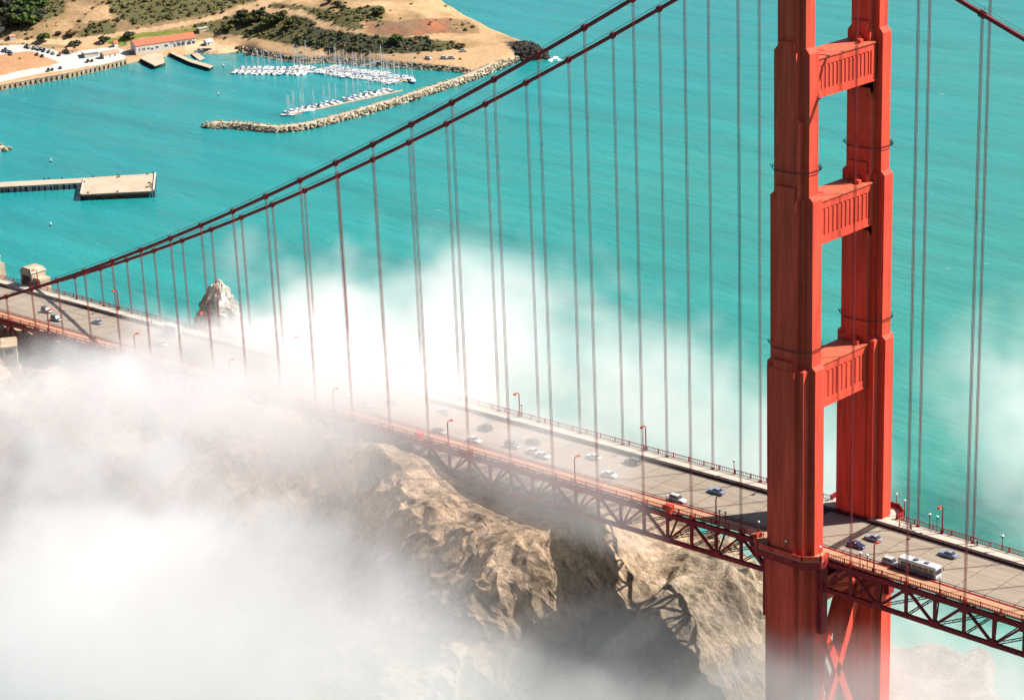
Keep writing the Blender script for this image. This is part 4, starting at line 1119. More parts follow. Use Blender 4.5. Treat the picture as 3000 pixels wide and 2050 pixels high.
def dock_row(p0, p1, sides, lab, nm, seed, spacing=3.9, fore=1.0):
    rg = np.random.default_rng(seed)
    a, b = Vector(un(*p0, 2, 0)), Vector(un(*p1, 2, 0)); d = (b-a).normalized(); L_ = (b-a).length; s = Vector((-d.y, d.x, 0))
    ang = math.atan2(d.y, d.x)
    e = empty('floating_dock', (a.x, a.y, 0), ang); T(e, lab, 'dock', 'floating docks of the marina')
    mb = MB(); mb.box(-1, L_+1, -0.9, 0.9, 0.1, 0.55); mb.build('walkway', M['deckpale'], e)
    n = int(L_/spacing); fg = None
    for k in range(0, n+1, 2):
        for sd in sides:
            if fg is None:
                mb = MB(); mb.box(-0.35, 0.35, 0, 7.5, 0.1, 0.5); fg = mb.build('finger_pier', M['deckpale'], e); c = fg
            else:
                c = fg.copy(); COL.objects.link(c)
            c.location = (k*spacing, 0.9*sd, 0.0); c.scale = (1, sd, 1)
    for sd in sides:
        for k in range(n):
            if rg.random() < 0.04: continue
            r = rg.random(); kd = 'sail' if r < 0.52 else ('motor' if r < 0.74 else ('blue' if r < 0.86 else 'ketch'))
            if kd == 'ketch' and rg.random() < 0.5: kd = 'sail'
            sc = 0.92+0.38*rg.random()**2
            q = a+d*((k+0.5)*spacing+rg.normal()*0.2)+s*sd*(1.4+4.9*sc)
            an = ang+(math.pi/2 if sd > 0 else -math.pi/2)+(math.pi if rg.random() < 0.4 else 0)+rg.normal()*0.03
            boat(kd, q, an, '%s, %s berth from left, %s side of %s' % (KD[kd], ordn(k), 'near' if sd < 0 else 'far', nm), sc)
dock_row((690, 208), (925, 211), (-1, 1), 'long floating dock of the upper left marina row', 'upper left dock', 41)
dock_row((940, 204), (1190, 240), (-1, 1), 'long floating dock of the slanting middle marina row', 'slanting dock', 42)
dock_row((855, 338), (1175, 268), (1,), 'floating dock beside the breakwater', 'breakwater dock', 43, spacing=4.3)
p = un(1208, 240, 2, 0); boat('blue', p, -0.6, 'big blue and white sailboat at the right end of the middle dock', 1.35)
p = un(845, 340, 2, 0); boat('sail', p, 0.4, 'white sailboat alone at the left tip of the dock beside the breakwater', 1.0)
p = un(885, 330, 2, 0); boat('ketch', p, 1.2, 'tall white two masted yacht near the left tip of the breakwater dock', 1.25)
p = un(577, 184, 2, 0); boat('motor', p, -0.5, 'small white motorboat tied to the wharf', 0.7)
# gangway down to the slanting dock
a, b = Vector(un(1055, 198, 2, 0.6)), Vector(un(1118, 178, 2, 4.0)); mb = MB(); e = empty('gangway', a); T(e, 'white gangway from the shore road down to the middle dock', 'gangway')
d = b-a; mb.bar((0, 0, 0.2), d+Vector((0, 0, 0.2)), 1.3, 0.2); mb.build('deck', M['hull'], e)
s = Vector((-d.y, d.x, 0)).normalized()*0.7
for sg in (-1, 1):
    mb = MB(); mb.bar(s*sg+Vector((0, 0, 1.3)), d+s*sg+Vector((0, 0, 1.3)), 0.12, 0.12)
    for k in range(15): q = d*(k/14)+s*sg; mb.bar(q+Vector((0, 0, 0.3)), q+Vector((0, 0, 1.3)), 0.1, 0.1)
    mb.build('handrail', M['hull'], e)
# buoys
for (px, py, lab) in ((149, 474, 'small pale buoy with a dark foot, upper one of the two off the pier'), (149, 661, 'small pale buoy with a dark foot below the pier head'), (640, 279, 'white mooring buoy alone in the middle of the bay'), (655, 196, 'white mooring buoy left of the upper boats')):
    p = un(px, py, 2, 0); e = empty('buoy', (p[0], p[1], 0)); e.scale = (0.62, 0.62, 0.62); T(e, lab, 'buoy', 'buoys in the bay')
    mb = MB(); mb.tube([(0, 0, -0.3), (0, 0, 0.9)], [1.0, 0.9], 10); mb.build('float', M['hulldark'], e)
    mb = MB(); mb.tube([(0, 0, 0.9), (0, 0, 2.6)], [0.7, 0.35], 8); mb.ball((0, 0, 2.8), 0.42); mb.build('top_mark', M['hull'], e)
# surf at the rocky tip
mb = MB(); rg = np.random.default_rng(77)
for (px, py, n, sp) in ((1625, 170, 14, 7), (1612, 177, 10, 5), (1640, 175, 7, 4)):
    for _ in range(n):
        p = un(px+rg.normal()*sp, py+rg.normal()*2, 2, 0); r = 0.3+rg.random()*0.9; q0 = rg.random()*6
        mb.add([(p[0]+r*1.6*math.cos(q0+k*1.05)*(0.7+0.5*rg.random()), p[1]+r*math.sin(q0+k*1.05)*(0.7+0.5*rg.random()), 0.02+0.12*rg.random()) for k in range(6)], [(0, 1, 2, 3, 4, 5)])
o = mb.build('surf_foam', M['foam']); T(o, kind='stuff')
# dark rocks of the point
mb = MB()
for _ in range(150):
    p = un(1510+rg.random()*95, 148+rg.random()*30, 2, 1.0)
    g = ground(p[0], p[1])
    if g > -1: boulders(mb, (p[0], p[1], max(g, 0)+0.3), 0.9+1.5*rg.random(), rg)
o = mb.build('point_boulders', M['dark_rock']); T(o, kind='stuff')
# ================================================================== SCRUB AND TREES
def leafmat(name, c1, c2):
    m_ = mat(name, c1, 0.9, 0.0, 0.35, col2=c2, spec=0.1); return m_
M['leaf_a'] = leafmat('scrub_leaves', (0.115, 0.110, 0.040), (0.045, 0.050, 0.022))
M['leaf_b'] = leafmat('dark_leaves', (0.075, 0.078, 0.040), (0.034, 0.040, 0.026))
M['leaf_c'] = leafmat('dry_leaves', (0.20, 0.135, 0.065), (0.10, 0.070, 0.035))
M['leaf_g'] = leafmat('green_leaves', (0.085, 0.125, 0.030), (0.030, 0.055, 0.020))
M['bark'] = mat('bark', (0.07, 0.05, 0.035), 0.95, 0.3, 1.0, spec=0.1)
def clump(mb, c, r, rg, leaves=22, flat=0.7):
    """a ragged tuft: small core with leaf-spray faces standing off it"""
    n = 6; a0 = rg.random()*6.28; vs = []
    for zz, rr in ((-0.3, 0.8), (0.3, 0.85), (0.75, 0.4)):
        for k in range(n):
            a = a0+2*math.pi*k/n; q = r*0.82*rr*(1+0.2*rg.normal()); vs.append((c[0]+q*math.cos(a), c[1]+q*math.sin(a), c[2]+zz*r*flat*0.9))
    fs = []
    for l in range(2):
        for k in range(n): fs.append((l*n+k, l*n+(k+1) % n, (l+1)*n+(k+1) % n, (l+1)*n+k))
    fs.append(tuple(2*n+k for k in range(n))); mb.add(vs, fs)
    for _ in range(leaves):
        v = rg.normal(size=3); v /= np.linalg.norm(v); v[2] = abs(v[2])*0.9-0.1
        p = np.array(c)+v*r*np.array([1, 1, flat])*(0.8+0.3*rg.random())
        t = rg.normal(size=3); t /= np.linalg.norm(t); u = np.cross(v, t); u /= (np.linalg.norm(u)+1e-6); s = r*(0.16+0.16*rg.random())
        w_ = np.cross(u, v+t*0.7); w_ /= (np.linalg.norm(w_)+1e-6)
        mb.add([tuple(p-u*s-w_*s), tuple(p+u*s-w_*s*0.7), tuple(p+u*s*0.6+w_*s), tuple(p-u*s*0.7+w_*s*0.8)], [(0, 1, 2, 3)])
rg = np.random.default_rng(51)
mb = MB()
def cover_at(x, y):
    i = int((x-LX0)/LST); j = int((y-LY0)/LST)
    return C[j, i] if 0 <= i < nx and 0 <= j < ny else None
xs, ys = np.where(ins)[1], np.where(ins)[0]
seen = (PXX > -260) & (PXX < 1620) & (PYY > -130) & (PYY < 300) & ins
js, is_ = np.where(seen)
def near(col, ref): return abs(col[0]/ref[0]-1) < 0.2 and abs(col[1]/ref[1]-1) < 0.2
cnt = 0
order = rg.permutation(len(js))
for q in order:
    j, i = js[q], is_[q]; col = C[j, i]; r = rg.random()
    if near(col, DKSCR): pr, mi, rr = 0.50, (1 if rg.random() < 0.62 else (0 if rg.random() < 0.7 else 2)), 1.0+1.5*rg.random()**2
    elif near(col, SCRUB): pr, mi, rr = 0.42, (0 if rg.random() < 0.66 else (1 if rg.random() < 0.4 else 2)), 0.7+1.4*rg.random()**2
    elif near(col, DRY): pr, mi, rr = 0.20, (2 if rg.random() < 0.7 else 0), 0.5+1.3*rg.random()**2
    elif near(col, GREEN): pr, mi, rr = 0.12, 3, 0.6+0.9*rg.random()
    elif near(col, RED): pr, mi, rr = 0.012, 2, 0.7+0.7*rg.random()
    elif near(col, SAND): pr, mi, rr = 0.006, (2 if rg.random() < 0.5 else 0), 0.6+0.9*rg.random()
    else: continue
    if r > pr*(1.0 if PYY[j, i] > -15 and PXX[j, i] > -15 else 0.45): continue
    x = X[j, i]+rg.normal()*0.8; y = Y[j, i]+rg.normal()*0.8
    mb.cur = mi
    clump(mb, (x, y, Z[j, i]+rr*0.25), rr, rg, 12); cnt += 1
mb.cur = 0
o = mb.build('scrub', [M['leaf_a'], M['leaf_b'], M['leaf_c'], M['leaf_g']]); T(o, kind='stuff')
print('scrub clumps', cnt)

def tree(px, py, h, r, lm, lab, seed, group='trees on the slopes above the bay', name='tree', z0=8):
    rg = np.random.default_rng(seed)
    g = on_land(px, py, z0); e = empty(name, g); T(e, lab, 'tree' if name == 'tree' else 'bush', group)
    mb = MB(); mb.tube([(0, 0, -0.5), (0.1, 0.05, h*0.3), (0.15, 0.1, h*0.72)], [0.32, 0.24, 0.08], 7)
    for k in range(4):
        a = k*1.6+rg.random(); mb.tube([(0.1, 0.05, h*(0.28+0.08*k)), (r*0.6*math.cos(a), r*0.6*math.sin(a), h*(0.55+0.08*k))], [0.13, 0.05], 5)
    mb.build('trunk', M['bark'], e)
    mb = MB()
    for k in range(15):
        a = rg.random()*6.28; q = r*(0.15+0.65*math.sqrt(rg.random())); z = h*(0.42+0.48*rg.random())
        z -= 0.18*h*(q/r)**2
        clump(mb, (q*math.cos(a), q*math.sin(a), z), r*(0.28+0.22*rg.random()), rg, 26, 0.8)
    mb.build('crown', lm, e)
TR = [(130, 124, 6.5, 4.2, 'leaf_g', 'round bright green tree casting a long shadow onto the parked cars', 'tree', 6),
      (214, 146, 5.0, 5.2, 'leaf_b', 'broad dark bush behind the cream hut', 'bush', 4), (305, 124, 3.6, 3.6, 'leaf_b', 'dark bush at the left end of the green strip', 'bush', 5),
      (376, 112, 4.2, 4.0, 'leaf_b', 'dark green bush just behind the left end of the long roof', 'bush', 6), (173, 104, 3.0, 2.2, 'leaf_c', 'small brown bush alone on the dry slope', 'bush', 10),
      (210, 108, 4.0, 3.6, 'leaf_c', 'brown bush on the slope edge above the track', 'bush', 9),
      (706, 66, 8.5, 5.0, 'leaf_b', 'tall dark tree at the left end of the scrub slope', 'tree', 14), (735, 68, 7.5, 5.0, 'leaf_a', 'olive green tree second along the scrub slope', 'tree', 14), (762, 58, 8.0, 4.8, 'leaf_b', 'dark round tree at the top of the scrub slope', 'tree', 16),
      (790, 78, 7.0, 5.2, 'leaf_a', 'olive tree in the middle of the scrub slope', 'tree', 13), (820, 64, 7.0, 5.0, 'leaf_a', 'pale olive tree near the upper track', 'tree', 15), (850, 84, 6.5, 4.6, 'leaf_a', 'olive tree below the bend of the upper track', 'tree', 12), (668, 92, 5.5, 4.0, 'leaf_a', 'low olive tree above the beach', 'tree', 9),
      (1162, 128, 5.5, 4.2, 'leaf_g', 'green tree on the dark slope below the red cliff', 'tree', 9), (1108, 44, 4.5, 4.2, 'leaf_a', 'green bush on the sandy plateau above the red cliff', 'bush', 23),
      (1352, 142, 3.0, 3.0, 'leaf_c', 'small dry bush on the sand near the breakwater root', 'bush', 4), (965, 10, 4.0, 3.0, 'leaf_b', 'grey green bush at the top edge beside the upper track', 'bush', 25), (988, 22, 4.0, 3.0, 'leaf_b', 'second grey green bush beside the upper track', 'bush', 24), (1003, 32, 4.0, 2.6, 'leaf_b', 'third grey green bush down the upper track', 'bush', 24),
      (725, 172, 3.2, 2.6, 'leaf_b', 'dark shoreline bush at the right end of the beach', 'bush', 2), (700, 148, 3.0, 2.4, 'leaf_c', 'brown bush behind the right end of the beach', 'bush', 2)]
for k, (px, py, h, r, lm, lab, nm, z0) in enumerate(TR):
    tree(px, py, h, r, M[lm], lab, 100+k, name=nm, z0=z0)
GV = ['dark green tree', 'blackish green tree', 'rounded green tree', 'bright green tree']
spots = [(8, 88, 0), (34, 84, 1), (60, 84, 3), (85, 76, 2), (12, 62, 1), (38, 60, 2), (64, 58, 0), (92, 52, 3), (8, 36, 1), (36, 36, 0), (66, 34, 3), (96, 28, 2), (14, 14, 3), (44, 12, 0), (76, 10, 1), (108, 6, 3), (124, 34, 3), (-14, 76, 2), (112, 62, 0)]
POS = ['bottom row', 'lower middle row', 'upper middle row', 'top row']
for k, (px, py, t) in enumerate(spots):
    rw = POS[0 if py > 70 else 1 if py > 48 else 2 if py > 22 else 3]
    tree(px, py, 8.5+1.5*(k % 3), 5.2+0.5*(k % 4), M[('leaf_b', 'leaf_b', 'leaf_g', 'leaf_g')[t]], '%s of the corner wood, %s from the left in its %s' % (GV[t], ORD[k % 6], rw), 200+k, 'trees of the wood at the top left', z0=20)
# ================================================================== VEHICLES, LAMPS, PEOPLE, PYLONS
def paintmat(name, c, r=0.25):
    m_ = bpy.data.materials.new(name); m_.use_nodes = True; b = m_.node_tree.nodes["Principled BSDF"]
    b.inputs["Base Color"].default_value = (*c, 1); b.inputs["Roughness"].default_value = r; b.inputs["Coat Weight"].default_value = 0.5; b.inputs["Coat Roughness"].default_value = 0.1
    tx = m_.node_tree.nodes.new("ShaderNodeTexNoise"); tx.inputs["Scale"].default_value = 3
    mr = m_.node_tree.nodes.new("ShaderNodeMapRange"); mr.inputs[3].default_value = r*0.8; mr.inputs[4].default_value = r*1.3
    m_.node_tree.links.new(tx.outputs[0], mr.inputs[0]); m_.node_tree.links.new(mr.outputs[0], b.inputs["Roughness"])
    return m_
VC = {'silver': (0.22, 0.26, 0.32), 'white': (0.46, 0.46, 0.45), 'black': (0.018, 0.020, 0.024), 'navy': (0.02, 0.035, 0.08), 'grey': (0.09, 0.10, 0.11), 'blue': (0.15, 0.22, 0.34), 'red': (0.30, 0.03, 0.03)}
VM = {k: paintmat(k+'_car_paint', c) for k, c in VC.items()}
M['head'] = mat('headlight', (0.55, 0.56, 0.55), 0.15); M['tail'] = mat('taillight', (0.30, 0.01, 0.01), 0.3)
M['stripe'] = mat('grey_side_stripe', (0.13, 0.11, 0.12), 0.4, 0.2, 0.6)
def loft(mb, st):
    """st: list of sections, each a list of points of the same count"""
    n = len(st[0]); vs = [p for s_ in st for p in s_]; fs = []
    for i in range(len(st)-1):
        for k in range(n): fs.append((i*n+k, i*n+(k+1) % n, (i+1)*n+(k+1) % n, (i+1)*n+k))
    fs.append(tuple(range(n-1, -1, -1))); fs.append(tuple((len(st)-1)*n+k for k in range(n)))
    mb.add(vs, fs)
def wheels(e, xs, w_, r):
    for x in xs:
        for s in (-1, 1):
            mb = MB(); mb.tube([(0, -0.12, 0), (0, 0.12, 0)], r, 14); wo_ = mb.build('wheel', M['black'], e, loc=(x, s*w_, r))
            mb = MB(); mb.tube([(0, s*0.10, 0), (0, s*0.135, 0)], r*0.6, 10); mb.build('rim', M['mast'], wo_)
def car_proto(kind, col):
    e = empty('car')
    big = kind == 'suv'
    L_, W_, H = (4.7, 0.93, 1.78) if big else (4.6, 0.90, 1.42)
    z1 = 0.98 if big else 0.86
    pf = [(-0.50, 0.45, z1*0.80, 0.80), (-0.485, 0.30, z1*0.98, 0.93), (-0.38, 0.22, z1, 1.0), (-0.1, 0.20, z1*1.03, 1.0), (0.2, 0.20, z1*1.0, 1.0), (0.38, 0.22, z1*0.93, 0.98), (0.47, 0.28, z1*0.82, 0.90), (0.50, 0.40, z1*0.66, 0.74)]
    mb = MB()
    loft(mb, [[(t*L_, -w_*W_*0.93, a), (t*L_, -w_*W_, a+0.22), (t*L_, -w_*W_*0.96, b-0.06), (t*L_, -w_*W_*0.84, b), (t*L_, w_*W_*0.84, b), (t*L_, w_*W_*0.96, b-0.06), (t*L_, w_*W_, a+0.22), (t*L_, w_*W_*0.93, a)] for t, a, b, w_ in pf])
    mb.build('body', VM[col], e, smooth=False)
    xa, xb = (-0.47, 0.20) if big else (-0.36, 0.22)
    xc, xd = (-0.42, 0.06) if big else (-0.20, 0.04)
    mb = MB()
    loft(mb, [[(x*L_, -w_*W_, z), (x*L_, w_*W_, z), (x2*L_, w2*W_, H-0.06), (x2*L_, -w2*W_, H-0.06)] for (x, w_, z, x2, w2) in ((xa, 0.82, z1-0.03, xc, 0.70), (xb, 0.82, z1-0.03, xd, 0.70))])
    mb.build('windows', M['glass'], e)
    mb = MB(); loft(mb, [[(xc*L_-0.02, -0.70*W_, H-0.07), (xc*L_-0.02, 0.70*W_, H-0.07), (xc*L_+0.08, 0.62*W_, H), (xc*L_+0.08, -0.62*W_, H)], [(xd*L_+0.02, -0.70*W_, H-0.07), (xd*L_+0.02, 0.70*W_, H-0.07), (xd*L_-0.1, 0.62*W_, H), (xd*L_-0.1, -0.62*W_, H)]])
    for s in (-1, 1):
        for f in (0.15, 0.5, 0.86):
            mb.bar((L_*(xa+(xb-xa)*f), s*W_*0.83, z1-0.03), (L_*(xc+(xd-xc)*f), s*W_*0.71, H-0.07), 0.09, 0.05)
    mb.build('roof', VM[col], e)
    wheels(e, (-0.30*L_, 0.31*L_), W_*0.90, 0.34 if not big else 0.38)
    for s in (-1, 1):
        mb = MB(); mb.box(-0.06, 0.07, -0.16, 0.16, -0.07, 0.07); mb.build('headlight', M['head'], e, loc=(0.485*L_, s*W_*0.62, z1*0.72))
        mb = MB(); mb.box(-0.05, 0.06, -0.15, 0.15, -0.08, 0.08); mb.build('taillight', M['tail'], e, loc=(-0.492*L_, s*W_*0.68, z1*0.82))
    return e
PC = {}
def car(kind, col, x, y, z, ang, lab, group, cat='car'):
    key = (kind, col)
    if key not in PC: PC[key] = car_proto(kind, col); r = PC[key]
    else: r = copy_tree(PC[key])
    r.location = (x, y, z); r.rotation_euler = (0, 0, ang); T(r, lab, cat, group); return r
G1 = 'vehicles crossing the bridge'
def lane(px, py): p = un(px, py, 2, zd(un(px, py, 2, 74.3)[0])+0.3); return float(p[0]), float(p[1])
for (px, py, kind, col, rv, lab) in (
    (2556, 1580, 'sedan', 'silver', 1, 'silver sedan with a dark roof just right of the steel road joint'), (2512, 1597, 'sedan', 'navy', 0, 'dark blue car beside the steel road joint near the orange walk'),
    (2775, 1627, 'sedan', 'blue', 1, 'pale blue sedan in the far lane level with the bus'), (2611, 1652, 'suv', 'white', 0, 'white estate car following close behind the white bus'),
    (2105, 1437, 'sedan', 'blue', 1, 'pale blue sedan on the far lanes just left of the tower shadow'), (1982, 1467, 'suv', 'white', 0, 'white car on the near lane beside the red cabinet'),
    (1859, 1352, 'suv', 'grey', 1, 'dark grey car close to the far barrier'), (1780, 1395, 'sedan', 'white', 0, 'white car in the middle lanes near the curved lamp'), (1745, 1337, 'sedan', 'white', 1, 'faint white car in the mist by the far barrier'),
    (1558, 1296, 'sedan', 'black', 1, 'black car right of the close group of cars in the mist'), (1506, 1304, 'suv', 'grey', 0, 'grey car just left of the black car in the mist'), (1567, 1323, 'sedan', 'white', 0, 'white car, upper one of two near the near barrier'), (1586, 1338, 'sedan', 'white', 0, 'white car, lower one of two near the near barrier'),
    (1418, 1256, 'suv', 'black', 1, 'black high car in the middle of the roadway in the mist'), (1395, 1287, 'sedan', 'white', 0, 'white car left of the near group in the thin mist'), (1299, 1207, 'sedan', 'silver', 1, 'silver sedan close to the far barrier at the fog edge'),
    (1285, 1264, 'sedan', 'grey', 0, 'faint grey car near the near barrier in the mist'), (1141, 1181, 'sedan', 'grey', 1, 'grey car fading into the fog'), (1111, 1156, 'sedan', 'white', 1, 'white car fading into the fog by the far barrier'), (1064, 1187, 'sedan', 'silver', 0, 'pale silver car deep in the fog'), (1003, 1157, 'suv', 'white', 0, 'white van almost lost in the fog'),
    (142, 905, 'suv', 'black', 1, 'black car at the far left, upper one of two side by side'), (163, 932, 'suv', 'grey', 0, 'dark grey car at the far left, lower one of two side by side'), (279, 942, 'sedan', 'silver', 1, 'silver car on the left stretch beyond the cable shadow'), (468, 1008, 'sedan', 'white', 0, 'white car at the left edge of the fog below the box truck')):
    x, y = lane(px, py); ln = min((-7.6, -4.6, -1.5, 1.5, 4.6, 7.2), key=lambda q: abs(q-y))
    y = 0.4*y+0.6*ln
    car(kind, col, x, y, zd(x)+0.02, 0 if y < 0 else math.pi, lab, G1)
# the white bus
x0 = 30.4; e = empty('bus', (x0, -7.5, zd(x0)+0.02)); T(e, 'long white bus with grey sides and two roof vents in the near lane', 'bus', G1)
L_, W_, H = 10.2, 1.25, 3.05
mb = MB(); loft(mb, [[(t*L_, -W_*a, 0.35), (t*L_, -W_*a, H-0.25-d), (t*L_, -W_*a*0.88, H-d), (t*L_, W_*a*0.88, H-d), (t*L_, W_*a, H-0.25-d), (t*L_, W_*a, 0.35)] for t, a, d in ((-0.5, 0.97, 0.06), (-0.49, 1, 0), (0.465, 1, 0), (0.49, 0.98, 0.12), (0.5, 0.92, 0.3))])
mb.build('body', VM['white'], e)
mb = MB(); mb.box(-0.49*L_, 0.46*L_, -W_-0.012, -W_-0.002, 0.6, 1.5); mb.box(-0.49*L_, 0.46*L_, W_+0.002, W_+0.012, 0.6, 1.5); mb.build('side_stripe', M['stripe'], e)
for s in (-1, 1):
    for k in range(6):
        xw = -0.42*L_+k*1.5; mb = MB(); mb.box(xw, xw+1.3, s*(W_+0.004)-0.012, s*(W_+0.004)+0.012, 1.55, 2.4); mb.build('window', M['glass'], e)
mb = MB(); mb.box(0.5*L_-0.02, 0.5*L_+0.02, -1.0, 1.0, 1.3, 2.5); mb.build('windscreen', M['glass'], e)
for xv in (-1.0, 1.9):
    mb = MB(); mb.box(xv-0.55, xv+0.55, -0.4, 0.4, H, H+0.28); mb.build('roof_vent', M['stripe'], e)
wheels(e, (-3.2, 3.3), 1.15, 0.48)
for s in (-1, 1):
    mb = MB(); mb.box(-0.05, 0.05, -0.18, 0.18, -0.1, 0.1); mb.build('headlight', M['head'], e, loc=(0.5*L_+0.01, s*0.85, 0.8))
    mb = MB(); mb.bar((0.49*L_, s*1.15, 2.4), (0.51*L_+0.3, s*1.5, 2.2), 0.06, 0.06); mb.box(0.5*L_+0.2, 0.5*L_+0.32, s*1.5-0.12, s*1.5+0.12, 1.8, 2.3); mb.build('mirror', M['black'], e)
# box truck at the fog edge
p = lane(472, 985); e = empty('box_truck', (p[0], 6.6, zd(p[0])+0.02), math.pi); T(e, 'white box truck beside the far barrier at the left fog edge', 'truck', G1)
mb = MB(); mb.box(-4.0, 1.9, -1.2, 1.2, 0.9, 3.6); mb.build('cargo_box', VM['white'], e)
mb = MB(); loft(mb, [[(2.0, -1.1, 0.5), (2.0, 1.1, 0.5), (2.0, 1.05, 2.7), (2.0, -1.05, 2.7)], [(3.1, -1.1, 0.5), (3.1, 1.1, 0.5), (3.0, 1.0, 2.6), (3.0, -1.0, 2.6)], [(4.0, -1.0, 0.5), (4.0, 1.0, 0.5), (3.6, 0.95, 1.5), (3.6, -0.95, 1.5)]])
mb.build('cab', VM['white'], e); mb = MB(); mb.box(-3.9, 3.4, -0.5, 0.5, 0.55, 0.898); mb.build('chassis', M['black'], e); wheels(e, (-2.6, 2.9), 1.05, 0.45)

# parked cars and others on shore
G2 = 'cars parked by the bay'
for k, (zx, zy, col, lab) in enumerate(((595, 590, 'black', 'black parked car, first at the left end of the upper row'), (650, 603, 'white', 'white parked car, second along the upper row'), (750, 625, 'grey', 'grey parked car, third along the upper row'), (842, 632, 'white', 'white parked car in the tree shadow'), (872, 652, 'black', 'black parked car below the tree shadow'),
        (930, 636, 'white', 'white parked car right of the tree shadow'), (980, 680, 'navy', 'navy parked car right of the tree shadow'), (1085, 705, 'grey', 'grey parked car, eighth along the upper row'), (1180, 742, 'silver', 'silver parked car, ninth along the upper row'), (1325, 775, 'red', 'dull red parked car at the right end of the upper row'),
        (825, 765, 'navy', 'navy parked car at the corner of the brown field, left one'), (940, 802, 'black', 'black parked car at the corner of the brown field, right one'), (1070, 1127, 'black', 'black car by the sea wall, leftmost of three'), (1160, 1106, 'navy', 'navy car by the sea wall, middle of three'), (1340, 1072, 'navy', 'navy car by the sea wall, rightmost of three'),
        (1945, 927, 'black', 'black car by the sea wall below the white shed, left one'), (2040, 910, 'black', 'black car by the sea wall below the white shed, right one'),
        (75, 690, 'black', 'black car in the tight left block, nearest the photograph edge'), (120, 672, 'navy', 'navy car in the tight left block, second one'), (165, 700, 'silver', 'silver car in the tight left block, third one'), (215, 712, 'navy', 'navy car in the tight left block, fourth one'), (248, 757, 'grey', 'grey car just below the tight left block'))):
    p = on_land(zx/7.563, 60+zy/7.563, 3.2); car('sedan' if k % 3 else 'suv', col, p[0], p[1], p[2]+0.05, -0.75+0.15*(k % 3), lab, G2)
for k, (px, py, lab) in enumerate(((1255, 173, 'white car alone on the sand by the breakwater root, left one'), (1302, 173, 'white car on the sand, left of two near the breakwater root'), (1324, 173, 'white car on the sand, right of two near the breakwater root'), (1358, 152, 'white car on the sand further back near the breakwater root'))):
    p = on_land(px, py, 4.2); car('suv', 'white', p[0], p[1], p[2]+0.05, 0.3*k, lab, G2)

# ---- street lamps
def street_lamp(x, side, lab):
    y = side*13.95; z = zd(x)+0.28
    if not hasattr(street_lamp, 'p'):
        e = empty('street_lamp')
        mb = MB(); mb.box(-0.34, 0.34, -0.28, 0.28, 0, 0.95); mb.build('base', M['paint_deep'], e)
        mb = MB(); mb.tube([(0, 0, 0.9), (0, 0, 6.4), (0, -0.25, 6.95), (0, -0.75, 7.15), (0, -1.0, 7.1)], [0.19, 0.15, 0.14, 0.13, 0.12], 8); mb.build('pole', M['paint_deep'], e)
        mb = MB(); mb.add([(-0.22,-1.0,6.95),(0.22,-1.0,6.95),(0.42,-1.9,6.75),(-0.42,-1.9,6.75),(-0.2,-1.0,7.25),(0.2,-1.0,7.25),(0.36,-1.85,7.15),(-0.36,-1.85,7.15)], [(0,3,2,1),(4,5,6,7),(0,1,5,4),(1,2,6,5),(2,3,7,6),(3,0,4,7)])
        h = mb.build('lamp_head', M['paint'], e)
        mb = MB(); mb.box(-0.3, 0.3, -1.8, -1.15, 6.66, 6.74); mb.build('lens', M['lens'], h)
        street_lamp.p = e; r = e
    else: r = copy_tree(street_lamp.p)
    r.location = (x, y, z); r.rotation_euler = (0, 0, 0 if side > 0 else math.pi); T(r, lab, 'street lamp', 'tall curved lamps over the roadway')
LX = [22.4-45.72*k for k in range(0, 9)]+[68.1]
for k, x in enumerate(LX):
    for side in (-1, 1):
        nm = 'near' if side < 0 else 'far'
        if x > 0: lab = 'tall curved red lamp on the %s walk, %s right of the tower' % (nm, 'first' if k == 0 else 'second')
        else: lab = 'tall curved red lamp on the %s walk, %s left of the tower' % (nm, ORD[k-1])
        street_lamp(x, side, lab)
